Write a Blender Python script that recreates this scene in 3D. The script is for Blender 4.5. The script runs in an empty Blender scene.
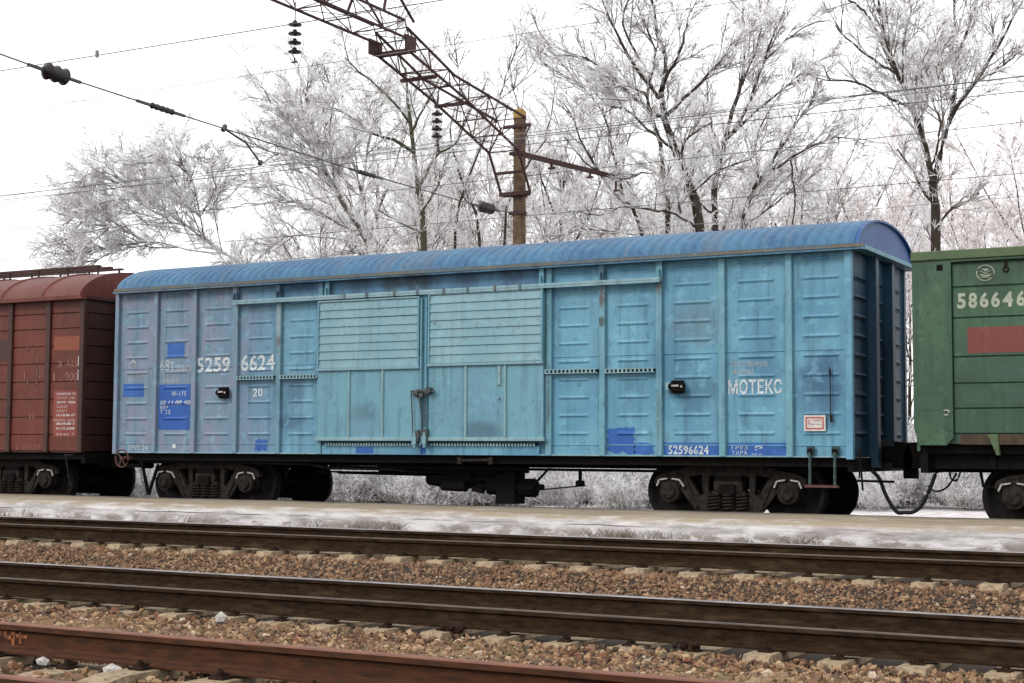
import bpy, bmesh, math, random
import numpy as np
from mathutils import Vector, Matrix
from mathutils.geometry import tessellate_polygon
random.seed(7); rng = np.random.default_rng(11)
sc = bpy.context.scene; col = sc.collection
R = math.radians
# ------------------------------------------------------------------ camera
F_PX, YAW, PIT, ROLL = 1532.27, .507, .071, -.005
CAM = Vector((6.25, -21.075, 1.08))
Fw = Vector((-math.sin(YAW)*math.cos(PIT), math.cos(YAW)*math.cos(PIT), math.sin(PIT)))
_R = Vector((math.cos(YAW), math.sin(YAW), 0)); _U = _R.cross(Fw)
Rt = _R*math.cos(ROLL) - _U*math.sin(ROLL); Up = _U*math.cos(ROLL) + _R*math.sin(ROLL)
cd = bpy.data.cameras.new('camera'); cam = bpy.data.objects.new('camera', cd); col.objects.link(cam)
cd.sensor_width = 36; cd.lens = F_PX/1024*36; cd.clip_end = 3000; cd.clip_start = .1
cam.matrix_world = Matrix(((Rt.x, Up.x, -Fw.x, CAM.x), (Rt.y, Up.y, -Fw.y, CAM.y), (Rt.z, Up.z, -Fw.z, CAM.z), (0, 0, 0, 1)))
sc.camera = cam
def at(px, py, d):                       # a point d metres in front of the viewpoint, used to plan where far things stand
    return CAM + (Fw + Rt*((px-512)/F_PX) - Up*((py-341.5)/F_PX))*d
# ------------------------------------------------------------------ world: overcast winter daylight
w = bpy.data.worlds.new('World'); sc.world = w; w.use_nodes = True
nt = w.node_tree; bg = nt.nodes['Background']
SUN_EL, SUN_AZ = R(38), R(205)           # azimuth measured from +y clockwise
sky = nt.nodes.new('ShaderNodeTexSky'); sky.sky_type = 'NISHITA'; sky.sun_disc = False
sky.sun_elevation = SUN_EL; sky.sun_rotation = SUN_AZ; sky.dust_density = 4; sky.air_density = 1.2
mx = nt.nodes.new('ShaderNodeMix'); mx.data_type = 'RGBA'; mx.inputs[0].default_value = .93
nt.links.new(sky.outputs[0], mx.inputs[6]); mx.inputs[7].default_value = (11.0, 11.05, 11.2, 1)
nt.links.new(mx.outputs[2], bg.inputs[0]); bg.inputs[1].default_value = .1
sd = bpy.data.lights.new('sun', 'SUN'); sun = bpy.data.objects.new('sun', sd); col.objects.link(sun)
sd.energy = 1.1; sd.angle = R(14); sd.color = (1, .97, .92)
tosun = Vector((math.sin(SUN_AZ)*math.cos(SUN_EL), math.cos(SUN_AZ)*math.cos(SUN_EL), math.sin(SUN_EL)))
sun.rotation_euler = tosun.to_track_quat('Z', 'Y').to_euler()
sc.view_settings.view_transform = 'Standard'; sc.view_settings.look = 'None'
sc.view_settings.exposure = .54; sc.view_settings.gamma = 1
try: sc.cycles.max_bounces = 8; sc.cycles.diffuse_bounces = 6; sc.cycles.transmission_bounces = 6
except Exception: pass
# ------------------------------------------------------------------ material helpers
class NT:
    def __init__(s, name):
        s.m = bpy.data.materials.new(name); s.m.use_nodes = True; s.t = s.m.node_tree
        s.b = s.t.nodes['Principled BSDF']; s.g = s.t.nodes.new('ShaderNodeNewGeometry'); s.pos = s.g.outputs['Position']
    def n(s, k, **kw):
        x = s.t.nodes.new(k)
        for a, b in kw.items(): setattr(x, a, b)
        return x
    def put(s, sock, v):
        if isinstance(v, (int, float)): sock.default_value = v
        elif isinstance(v, (tuple, list)): sock.default_value = tuple(v)+((1,) if len(v) == 3 and len(sock.default_value) == 4 else ())
        else: s.t.links.new(v, sock)
    def scale(s, v, sc3):
        x = s.n('ShaderNodeVectorMath', operation='MULTIPLY'); s.put(x.inputs[0], v); x.inputs[1].default_value = sc3; return x.outputs[0]
    def noise(s, scale=1., detail=4., sc3=None, rough=.55, v=None):
        x = s.n('ShaderNodeTexNoise'); v = v or s.pos
        s.put(x.inputs['Vector'], s.scale(v, sc3) if sc3 else v); x.inputs['Scale'].default_value = scale
        x.inputs['Detail'].default_value = detail; x.inputs['Roughness'].default_value = rough; return x.outputs[0]
    def thr(s, v, a, b, lo=0., hi=1.):
        x = s.n('ShaderNodeMapRange', interpolation_type='SMOOTHSTEP'); s.put(x.inputs[0], v)
        x.inputs[1].default_value = a; x.inputs[2].default_value = b; x.inputs[3].default_value = lo; x.inputs[4].default_value = hi; return x.outputs[0]
    def mth(s, op, a, b=0., clamp=False):
        x = s.n('ShaderNodeMath', operation=op, use_clamp=clamp); s.put(x.inputs[0], a); s.put(x.inputs[1], b); return x.outputs[0]
    def mix(s, f, a, b):
        x = s.n('ShaderNodeMix', data_type='RGBA'); s.put(x.inputs[0], f); s.put(x.inputs[6], a); s.put(x.inputs[7], b); return x.outputs[2]
    def xyz(s, v=None):
        x = s.n('ShaderNodeSeparateXYZ'); s.put(x.inputs[0], v or s.pos); return x.outputs
    def blob(s, p, r, n=None):               # a smudge of dirt with its own place on the thing
        x = s.n('ShaderNodeVectorMath', operation='SUBTRACT'); s.put(x.inputs[0], s.pos); x.inputs[1].default_value = p
        y = s.n('ShaderNodeVectorMath', operation='MULTIPLY'); s.put(y.inputs[0], x.outputs[0]); y.inputs[1].default_value = (.72/r[0], .3, .72/r[1])
        l = s.n('ShaderNodeVectorMath', operation='LENGTH'); s.put(l.inputs[0], y.outputs[0])
        v = l.outputs['Value']
        if n is not None: v = s.mth('ADD', v, n)
        return s.thr(v, .35, 1.15, 1., 0.)
    def done(s, c, rough=.6, metal=0., bump=None, bs=.3, bd=.01, spec=None, k=.70):
        if k != 1:                           # whole palette balanced against the exposure
            x = s.n('ShaderNodeVectorMath', operation='SCALE'); x.inputs['Scale'].default_value = k
            if isinstance(c, tuple): x.inputs[0].default_value = c[:3]
            else: s.t.links.new(c, x.inputs[0])
            c = x.outputs[0]
        s.put(s.b.inputs['Base Color'], c); s.put(s.b.inputs['Roughness'], rough); s.put(s.b.inputs['Metallic'], metal)
        if spec is not None: s.b.inputs['Specular IOR Level'].default_value = spec
        if bump is not None:
            x = s.n('ShaderNodeBump'); x.inputs['Strength'].default_value = bs; x.inputs['Distance'].default_value = bd
            s.put(x.inputs['Height'], bump); s.t.links.new(x.outputs[0], s.b.inputs['Normal'])
        return s.m
def paint(name, c1, c2, dark=.55, rust=.3, rcol=(.11, .045, .025), rough=.55, light=(.5, .55, .55), st=.68, extra=None, rs=5.):
    t = NT(name)
    c = t.mix(t.thr(t.noise(.9, 5), .35, .65), c1, c2)
    if extra: c = extra(t, c)
    streak = t.thr(t.noise(1., 5, (9, 9, .7)), .47, .75, 0, st)
    c = t.mix(streak, c, tuple(v*dark for v in c1))
    c = t.mix(t.thr(t.noise(1., 4, (14, 14, 1.1)), .56, .8, 0, .32), c, light)
    c = t.mix(t.thr(t.noise(4.5, 6, rough=.7), .54, .66, 0, .38), c, tuple(min(1, v*1.35+.02) for v in c2))
    c = t.mix(t.thr(t.noise(6.5, 6, (1, 1, 1), rough=.7), .56, .66, 0, .5), c, tuple(v*.55 for v in c1))
    g = t.noise(38, 3)
    c = t.mix(t.thr(g, .5, .75, 0, .28), c, tuple(v*.5 for v in c1))
    rm = t.mth('MULTIPLY', t.thr(t.noise(rs, 8, rough=.7), .60, .68), t.thr(t.noise(.8, 2), .35, .7, 0, rust))
    c = t.mix(rm, c, rcol)
    return t.done(c, rough, bump=g, bs=.25, bd=.004, spec=.35)
def plain(name, c, c2=None, rough=.7, sc_=12., metal=0., bs=.3, bd=.006, spec=.3):
    t = NT(name); g = t.noise(sc_, 5)
    return t.done(t.mix(t.thr(g, .35, .68), c, c2 or tuple(v*.55 for v in c)), rough, metal, g, bs, bd, spec)
TEAL, TEAL2, MAUVE = (.12, .325, .48), (.18, .43, .57), (.25, .28, .385)
def teal_extra(t, c):
    x = t.xyz(); n = t.mth('MULTIPLY', t.mth('SUBTRACT', t.noise(1.4, 4), .5), 1.6)
    f = t.thr(t.mth('ADD', x[0], n), -11.9, -8.9, 1., 0.)
    c = t.mix(f, c, t.mix(t.thr(t.noise(2.2, 3), .4, .6), MAUVE, (.19, .29, .39)))
    # blue overpainting towards the eaves near the door and a sooty patch here and there
    wob = t.mth('MULTIPLY', t.mth('SUBTRACT', t.noise(3.5, 5), .5), 1.3)
    for p, r, cc, k in (((-.45, 0, 2.05), (.3, .42), (.045, .13, .24), .75), ((-5.92, -.1, 1.38), (.30, .13), (.06, .12, .18), .6), ((-8.2, -.1, 1.72), (.22, .15), (.09, .17, .23), .5),
                        ((-9.75, 0, 2.05), (.2, .25), (.07, .15, .24), .6), ((-9.75, 0, 1.55), (.25, .12), (.07, .15, .24), .6), ((-2.7, 0, 2.45), (.3, .5), (.06, .2, .32), .5),
                        ((-7.2, 0, 3.83), (.3, .14), (.03, .05, .06), .75), ((-7.75, 0, 3.83), (.2, .12), (.04, .05, .06), .7), ((-8.4, 0, 3.83), (.25, .12), (.04, .08, .16), .6), ((-5.5, 0, 3.83), (.22, .12), (.05, .08, .16), .6),
                        ((-6.3, 0, 3.83), (.2, .12), (.05, .09, .17), .6), ((-9.6, 0, 3.85), (.5, .16), (.06, .12, .25), .7), ((-1.3, 0, 2.3), (.25, .35), (.05, .17, .3), .45), ((-2.35, 0, 3.0), (.4, .3), (.14, .24, .3), .6),
                        ((-2.35, 0, 1.95), (.3, .25), (.06, .17, .26), .55)):
        c = t.mix(t.mth('MULTIPLY', t.blob(p, r, wob), min(1, k*1.15)), c, cc)
    return c
def post_extra(t, c):
    c = teal_extra(t, c); wob = t.mth('MULTIPLY', t.mth('SUBTRACT', t.noise(6, 5), .5), 1.4)
    for p, r_, cc, k in (((-3.87, 0, 3.42), (.04, .14), (.10, .035, .02), .9), ((-3.87, 0, 3.05), (.04, .06), (.05, .04, .03), .8), ((-2.93, 0, 3.55), (.05, .10), (.10, .10, .06), .8), ((-10.04, 0, 2.95), (.04, .10), (.10, .05, .03), .9), ((-10.04, 0, 3.3), (.05, .3), (.34, .42, .42), .7),
                         ((-3.87, 0, 3.78), (.08, .10), (.03, .06, .14), .8), ((-10.98, 0, 3.75), (.08, .10), (.03, .07, .13), .8), ((-10.04, 0, 3.78), (.08, .10), (.03, .07, .13), .8), ((-2.93, 0, 1.6), (.04, .3), (.09, .13, .13), .5), ((-4.79, 0, 1.9), (.03, .5), (.06, .05, .04), .6)):
        c = t.mix(t.mth('MULTIPLY', t.blob(p, r_, wob), k), c, cc)
    return c
M = {}
M['teal'] = paint('faded_teal_paint', TEAL, TEAL2, rust=.35, extra=teal_extra, light=(.22, .42, .48))
M['fascia'] = paint('blue_grey_fascia_paint', (.075, .20, .34), (.11, .27, .40), rust=.4, extra=teal_extra, light=(.2, .36, .46))
M['tealend'] = paint('shaded_teal_end_paint', (.014, .055, .11), (.022, .085, .15), rust=.3, light=(.05, .15, .24))  # side teal darkened: the end wall's shade in the gap is in the colour
M['tealdoor'] = paint('weathered_door_paint', (.18, .41, .50), (.16, .35, .46), rust=.5, extra=teal_extra, light=(.30, .45, .48), rs=7)
M['slat'] = paint('weathered_door_slat_paint', (.25, .43, .50), (.20, .385, .46), rust=1., light=(.44, .54, .56), st=.5, rs=8)
M['post'] = paint('post_paint', (.15, .36, .46), (.18, .41, .49), rust=.75, extra=post_extra, light=(.34, .44, .46), rs=7)
M['ledge'] = paint('ledge_paint', (.24, .42, .48), (.3, .46, .5), rust=.9, light=(.4, .48, .5), rs=9)
def roof_extra(t, c):
    b = t.thr(t.noise(1., 4, (1.3, .12, .12)), .56, .66, 0, .28)
    c = t.mix(b, c, (.17, .16, .14))
    c = t.mix(t.thr(t.noise(1., 3, (6., .25, .25)), .6, .72, 0, .5), c, (.27, .19, .12))
    return t.mix(t.thr(t.noise(2.5, 4), .55, .7, 0, .4), c, (.08, .25, .36))
M['roof'] = paint('blue_roof_paint', (.034, .125, .255), (.055, .18, .32), rust=.5, extra=roof_extra, light=(.25, .42, .52), st=.3)
M['roofend'] = paint('bright_blue_paint', (.018, .085, .30), (.028, .12, .32), rust=.25, light=(.05, .16, .36), st=.35)
M['eave'] = paint('eave_strip_paint', (.10, .16, .2), (.16, .15, .12), rust=1., light=(.3, .32, .3), st=.4, rs=4)
M['royal'] = paint('royal_blue_paint', (.022, .105, .42), (.035, .15, .48), rust=.2, light=(.09, .22, .48), st=.45)
M['stepbar'] = plain('dirty_green_step_paint', (.055, .11, .115), (.02, .035, .035), .7, 20)
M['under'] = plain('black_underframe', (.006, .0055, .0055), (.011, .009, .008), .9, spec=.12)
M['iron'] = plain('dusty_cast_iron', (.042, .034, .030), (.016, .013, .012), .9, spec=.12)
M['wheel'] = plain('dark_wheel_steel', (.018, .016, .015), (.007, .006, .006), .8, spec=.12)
M['tread'] = plain('worn_wheel_rim', (.12, .11, .10), (.07, .06, .055), .5)
M['spring'] = plain('rusty_spring_steel', (.035, .024, .018), (.018, .013, .010), .9, spec=.12)
M['frostline'] = plain('white_painted_edge', (.62, .60, .57), (.35, .33, .31), .8, 30)
M['white'] = None
t = NT('worn_white_lettering_paint'); g = t.noise(30, 5, rough=.7)
M['white'] = t.done(t.mix(t.thr(g, .47, .62, 0, .75), (.72, .76, .76), (.22, .38, .46)), .6)
t = NT('faded_white_stencil_paint'); g = t.noise(34, 5, rough=.7)
M['white2'] = t.done(t.mix(t.thr(g, .46, .68, 0, .8), (.50, .54, .56), (.2, .28, .36)), .6)
t = NT('ghostly_chalk_lettering'); g = t.noise(30, 5, rough=.7)
M['pinkwhite'] = t.done(t.mix(t.thr(g, .46, .58, 0, .95), (.36, .17, .13), (.18, .045, .03)), .7)
t = NT('dusty_chalk'); g = t.noise(40, 5, rough=.7)
M['chalk'] = t.done(t.mix(t.thr(g, .46, .62, 0, .8), (.62, .48, .44), (.24, .07, .05)), .8)
M['cream'] = plain('cream_lettering_paint', (.48, .50, .40), (.35, .40, .30), .6, 20)
M['redred'] = paint('brown_red_oxide_paint', (.125, .026, .015), (.175, .036, .020), rust=.6, rcol=(.035, .018, .014), light=(.24, .08, .06), st=.7)
M['redpost'] = paint('dark_brown_post_paint', (.055, .020, .016), (.075, .026, .019), rust=.5, rcol=(.03, .02, .015), light=(.14, .08, .07), st=.6)
M['redroof'] = paint('red_roof_paint', (.135, .028, .018), (.175, .038, .024), rust=.6, rcol=(.06, .028, .022), light=(.30, .11, .08), st=.4)
M['redpatch'] = paint('orange_primer_patch', (.27, .072, .034), (.31, .085, .04), rust=.2, light=(.4, .15, .09), st=.2)
M['pinkpatch'] = paint('faded_pink_red_panel', (.24, .05, .04), (.30, .07, .055), rust=.3, light=(.42, .16, .14), st=.3)
M['green'] = paint('green_gondola_paint', (.038, .088, .050), (.060, .135, .075), rust=.9, rcol=(.05, .038, .028), light=(.13, .21, .14), st=.6)
M['green2'] = paint('olive_rim_paint', (.10, .15, .065), (.075, .13, .06), rust=.8, rcol=(.05, .03, .02), light=(.22, .25, .15), st=.3)
M['greendark'] = paint('dark_green_touch_up', (.045, .10, .065), (.05, .115, .075), rust=.2, light=(.09, .15, .1), st=.2)
M['brick'] = paint('brick_red_patch_paint', (.19, .045, .034), (.22, .055, .04), rust=.3, light=(.3, .1, .08), st=.3)
M['black'] = plain('black_rubber', (.01, .01, .01), (.016, .015, .015), .7)
M['redpipe'] = plain('rusty_red_iron', (.16, .06, .05), (.07, .035, .03), .7, 20)
M['signwhite'] = plain('white_enamel', (.75, .74, .72), (.6, .58, .56), .5)
M['signred'] = plain('red_enamel', (.55, .07, .06), (.5, .09, .08), .5)
M['gantry'] = plain('red_brown_gantry_paint', (.085, .034, .031), (.045, .024, .023), .8)
M['concrete'] = plain('mast_concrete', (.19, .125, .075), (.095, .062, .04), .9, 6)
M['ochre'] = plain('ochre_mast_cap', (.42, .27, .08), (.3, .18, .06), .9, 9)
M['porcelain'] = plain('dark_brown_porcelain', (.022, .014, .016), (.03, .02, .022), .35)
M['wire'] = plain('dull_wire', (.10, .095, .10), (.07, .065, .07), .6)
M['wirefar'] = plain('frosted_wire', (.36, .35, .36), (.25, .24, .25), .8)
# rails, ballast, ground
t = NT('brown_rail_steel'); g = t.noise(9, 6, (1, 4, 4)); x = t.xyz(t.g.outputs['Normal'])
c = t.mix(t.thr(g, .35, .7), (.046, .027, .015), (.022, .014, .009))
c = t.mix(t.thr(t.noise(1., 4, (3, 10, 10)), .5, .7, 0, .6), c, (.085, .06, .036))
M['rail'] = t.done(c, .9, bump=g, bs=.4, bd=.004, spec=.05)
M['railtop'] = plain('polished_rail_head', (.45, .43, .44), (.30, .28, .28), .35, 3, .6)
t = NT('rusty_red_rail_steel'); g = t.noise(14, 6, (.6, 3, 3))
c = t.mix(t.thr(g, .35, .65), (.100, .038, .018), (.055, .025, .014))
M['railred'] = t.done(t.mix(t.thr(t.noise(1.2, 3), .5, .7, 0, .6), c, (.050, .030, .016)), .85, bump=g, bs=.5, bd=.004, spec=.15)
M['raildull'] = plain('dull_brown_rail_head', (.13, .10, .075), (.08, .06, .045), .7, 6)
M['railredtop'] = plain('rusty_rail_head', (.25, .105, .066), (.17, .075, .048), .7, 5)
M['orange'] = plain('faded_orange_marking', (.46, .15, .05), (.16, .06, .03), .8, 22)
t = NT('concrete_sleeper'); g = t.noise(22, 6)
M['sleeper'] = t.done(t.mix(t.thr(g, .4, .7), (.40, .295, .18), (.20, .145, .095)), .9, bump=g, bs=.5, bd=.008)
M['clip'] = plain('rusty_rail_fastening', (.030, .018, .012), (.045, .026, .016), .9, spec=.1)
t = NT('ballast_stone'); oi = t.g.outputs['Random Per Island']
cr = t.n('ShaderNodeValToRGB'); t.put(cr.inputs[0], oi); cr.color_ramp.interpolation = 'CONSTANT'
pal = [(0, (.13, .062, .032)), (.18, (.235, .125, .064)), (.36, (.33, .20, .108)), (.48, (.045, .025, .015)), (.61, (.43, .29, .165)), (.70, (.20, .080, .038)), (.79, (.26, .18, .12)), (.87, (.13, .105, .036)), (.925, (.54, .41, .27)), (.985, (.66, .60, .51))]
for i, (p, c) in enumerate(pal):
    e = cr.color_ramp.elements[i] if i < 2 else cr.color_ramp.elements.new(p)
    e.position = p; e.color = (c[0]*1.06, c[1]*.96, c[2]*.87, 1)
yy = t.xyz()
pale = t.thr(t.noise(.9, 3), .40, .7, 0, .45)
near = t.mth('MULTIPLY', t.thr(yy[1], -9.5, -8.6, 1., .25), pale)
c = t.mix(near, cr.outputs[0], (.48, .335, .185))
g = t.noise(60, 4)
c = t.mix(t.thr(yy[1], -8.6, -8.2, 0., .35), c, (.34, .205, .115))
M['stone'] = t.done(t.mix(t.thr(g, .4, .75, 0, .5), c, (.07, .045, .03)), .9, bump=g, bs=.5, bd=.004)
M['bed'] = plain('ballast_grit', (.050, .030, .018), (.020, .013, .009), .95, 40, bs=.8, bd=.02)
M['whitestone'] = plain('whitewashed_stone', (.60, .57, .54), (.38, .35, .32), .9, 30)
t = NT('frosted_winter_ground'); g = t.noise(3., 8, rough=.7); h = t.noise(40, 4)
c = t.mix(t.thr(g, .42, .60), (.74, .71, .72), (.50, .45, .44)); c = t.mix(t.thr(h, .5, .7, 0, .6), c, (.30, .25, .24))
M['ground'] = t.done(c, .95, bump=h, bs=.7, bd=.05, k=1)
t = NT('sandy_platform_top'); g = t.noise(1., 6, (.8, 6, 6)); h = t.noise(30, 5)
c = t.mix(t.thr(g, .38, .66), (.37, .295, .20), (.26, .20, .14)); c = t.mix(t.thr(t.noise(1.3, 5), .55, .75, 0, .6), c, (.55, .50, .44))
M['plattop'] = t.done(t.mix(t.thr(h, .5, .7, 0, .4), c, (.20, .15, .10)), .95, bump=h, bs=.5, bd=.01)
t = NT('whitewashed_platform_face'); g = t.noise(1., 8, (1.6, 6, 9), rough=.72); h = t.noise(30, 5); z = t.xyz()[2]
low = t.mth('MULTIPLY', t.thr(z, .0, .14, 1., 0.), t.thr(t.noise(2.2, 6, (1, 1, 2), rough=.65), .46, .56))
c = t.mix(t.thr(g, .40, .62), (.72, .695, .69), (.40, .37, .36))
c = t.mix(t.thr(t.noise(1., 6, (.5, 3, 14), rough=.7), .56, .68, 0, .7), c, (.30, .26, .24))
c = t.mix(t.mth('MULTIPLY', low, .8), c, (.20, .16, .13))
dz_ = t.mth('ABSOLUTE', t.mth('SUBTRACT', t.mth('ADD', z, t.mth('MULTIPLY', t.noise(1.3, 4), .06)), .15))
c = t.mix(t.mth('MULTIPLY', t.thr(dz_, .004, .010, 1., 0.), t.thr(t.noise(.5, 3), .42, .58)), c, (.12, .10, .09))
up = t.mth('MULTIPLY', t.thr(z, .15, .215, 0., 1.), t.thr(t.noise(2.5, 5, (1, 1, 4)), .3, .6, .35, 1.))
M['platface'] = t.done(t.mix(up, c, (.36, .29, .20)), .95, bump=h, bs=.6, bd=.012)
def treemat(name, bark, frost, lo, hi, nz, glow=0):
    t = NT(name); nrm = t.xyz(t.g.outputs['Normal'])[2]
    f = t.mth('ADD', t.mth('MULTIPLY', nrm, nz), t.noise(2.2, 3)); f = t.mth('ADD', f, t.mth('MULTIPLY', t.mth('SUBTRACT', t.noise(14, 3), .5), .7))
    k = t.thr(f, lo, hi); c = t.mix(k, bark, frost); m = t.done(c, .9, spec=.1, k=1)
    if glow:                                  # rime lets light through
        tr_ = t.n('ShaderNodeBsdfTranslucent'); t.put(tr_.inputs[0], frost); ms_ = t.n('ShaderNodeMixShader')
        t.put(ms_.inputs[0], t.mth('MULTIPLY', k, glow)); t.t.links.new(t.b.outputs[0], ms_.inputs[1]); t.t.links.new(tr_.outputs[0], ms_.inputs[2])
        t.t.links.new(ms_.outputs[0], t.t.nodes['Material Output'].inputs[0])
    return m
M['limb'] = treemat('dark_bark_with_frost', (.045, .036, .028), (.62, .60, .60), .72, .98, .45)
M['limbgreen'] = treemat('mossy_bark_with_frost', (.075, .075, .045), (.62, .60, .60), .8, 1.05, .45)
M['branch'] = treemat('frosted_branch', (.12, .10, .085), (.92, .92, .92), .28, .60, .42, .5)
M['twig'] = treemat('hoarfrost_twig', (.27, .23, .22), (.97, .965, .968), .19, .38, .30, .85)
M['twigpink'] = treemat('pinkish_hoarfrost_twig', (.36, .27, .255), (.97, .95, .95), .22, .42, .30, .85)
# ------------------------------------------------------------------ mesh builder and object helpers
class MB:
    def __init__(s): s.v = []; s.f = []; s.sm = []; s.mi = []; s.k = 0
    def add(s, vs, fs, smooth=False):
        o = len(s.v); s.v += [tuple(v) for v in vs]; s.f += [tuple(i+o for i in f) for f in fs]; s.sm += [smooth]*len(fs); s.mi += [s.k]*len(fs); return s
    def box(s, x0, x1, y0, y1, z0, z1):
        v = [(x0, y0, z0), (x1, y0, z0), (x1, y1, z0), (x0, y1, z0), (x0, y0, z1), (x1, y0, z1), (x1, y1, z1), (x0, y1, z1)]
        return s.add(v, [(0, 3, 2, 1), (4, 5, 6, 7), (0, 1, 5, 4), (1, 2, 6, 5), (2, 3, 7, 6), (3, 0, 4, 7)])
    def cbox(s, x0, x1, y0, y1, z0, z1, b=.006):     # box with chamfered front (-y) edges
        v = [(x0, y1, z0), (x1, y1, z0), (x1, y1, z1), (x0, y1, z1), (x0, y0+b, z0), (x1, y0+b, z0), (x1, y0+b, z1), (x0, y0+b, z1),
             (x0+b, y0, z0+b), (x1-b, y0, z0+b), (x1-b, y0, z1-b), (x0+b, y0, z1-b)]
        return s.add(v, [(3, 2, 1, 0), (0, 1, 5, 4), (1, 2, 6, 5), (2, 3, 7, 6), (3, 0, 4, 7), (4, 5, 9, 8), (5, 6, 10, 9), (6, 7, 11, 10), (7, 4, 8, 11), (8, 9, 10, 11)])
    def tube(s, pts, r, n=8, smooth=True, caps=True):
        pts = [Vector(p) for p in pts]; rs = r if isinstance(r, (list, tuple)) else [r]*len(pts)
        vs = []
        for i, p in enumerate(pts):
            d = (pts[min(i+1, len(pts)-1)]-pts[max(i-1, 0)]).normalized()
            a = d.cross(Vector((0, 0, 1)) if abs(d.z) < .9 else Vector((1, 0, 0))).normalized(); b = d.cross(a)
            for k in range(n): an = 2*math.pi*k/n; vs.append(p+(a*math.cos(an)+b*math.sin(an))*rs[i])
        fs = [(i*n+k, i*n+(k+1) % n, (i+1)*n+(k+1) % n, (i+1)*n+k) for i in range(len(pts)-1) for k in range(n)]
        s.add(vs, fs, smooth)
        if caps: s.add(vs[:n], [tuple(range(n))]); s.add(vs[-n:], [tuple(reversed(range(n)))])
        return s
    def bar(s, a, b, w, h=None):                     # square bar between two points
        a, b = Vector(a), Vector(b); h = h or w; d = (b-a).normalized()
        u = d.cross(Vector((0, 0, 1)) if abs(d.z) < .95 else Vector((1, 0, 0))).normalized(); v = d.cross(u)
        vs = [p+u*(w/2*i)+v*(h/2*j) for p in (a, b) for i, j in ((-1, -1), (1, -1), (1, 1), (-1, 1))]
        return s.add(vs, [(0, 1, 2, 3), (7, 6, 5, 4), (0, 4, 5, 1), (1, 5, 6, 2), (2, 6, 7, 3), (3, 7, 4, 0)])
    def lathe(s, prof, n=24, M4=None, smooth=True):  # prof (r, y) about the y axis
        vs = []
        for (r, y) in prof:
            for k in range(n): a = 2*math.pi*k/n; vs.append(Vector((r*math.cos(a), y, r*math.sin(a))))
        if M4: vs = [M4 @ v for v in vs]
        return s.add(vs, [(i*n+k, (i+1)*n+k, (i+1)*n+(k+1) % n, i*n+(k+1) % n) for i in range(len(prof)-1) for k in range(n)], smooth)
    def plate(s, outer, holes, y0, y1):              # polygon in x-z extruded along y
        loops = [[Vector((x, z, 0)) for x, z in p] for p in [outer]+holes]
        tri = tessellate_polygon(loops); fl = [q for l in loops for q in l]; n = len(fl)
        vs = [(q.x, y0, q.y) for q in fl]+[(q.x, y1, q.y) for q in fl]
        fs = [tuple(t_) for t_ in tri]+[tuple(i+n for i in reversed(t_)) for t_ in tri]; o = 0
        for l in loops:
            m = len(l); fs += [(o+i, o+(i+1) % m, o+(i+1) % m+n, o+i+n) for i in range(m)]; o += m
        return s.add(vs, fs)
    def mesh(s, name, mats, recalc=False):
        me = bpy.data.meshes.new(name); me.from_pydata(s.v, [], s.f)
        me.polygons.foreach_set('use_smooth', s.sm); me.polygons.foreach_set('material_index', s.mi)
        for m in (mats if isinstance(mats, (list, tuple)) else [mats]): me.materials.append(m)
        if recalc or True:
            bm = bmesh.new(); bm.from_mesh(me); bmesh.ops.recalc_face_normals(bm, faces=bm.faces); bm.to_mesh(me); bm.free()
        return me
    def build(s, name, mats, parent=None, recalc=True):
        return link(name, s.mesh(name, mats, recalc), parent)
def link(name, me, parent=None):
    o = bpy.data.objects.new(name, me); col.objects.link(o)
    if parent is not None:
        o.parent = parent
        if parent.type == 'EMPTY': o.matrix_parent_inverse = Matrix.Translation(parent.location).inverted()
    return o
def root(name, loc, label, cat, group=None):
    o = bpy.data.objects.new(name, None); o.location = loc; o.empty_display_size = .3; col.objects.link(o); return tag(o, label, cat, group)
def tag(o, label=None, cat=None, group=None, kind=None):
    if label: o['label'] = label
    if cat: o['category'] = cat
    if group: o['group'] = group
    if kind: o['kind'] = kind
    return o
def numesh(name, V, Fq, mat, smooth=False):          # fast mesh of quads or triangles
    me = bpy.data.meshes.new(name); n, k = Fq.shape
    me.vertices.add(len(V)); me.vertices.foreach_set('co', np.ascontiguousarray(V, dtype=np.float32).ravel())
    me.loops.add(n*k); me.loops.foreach_set('vertex_index', Fq.astype(np.int32).ravel())
    me.polygons.add(n); me.polygons.foreach_set('loop_start', np.arange(0, n*k, k, dtype=np.int32))
    try: me.polygons.foreach_set('loop_total', np.full(n, k, dtype=np.int32))
    except Exception: pass
    me.polygons.foreach_set('use_smooth', np.full(n, smooth)); me.materials.append(mat); me.update(); me.validate(); return me
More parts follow.
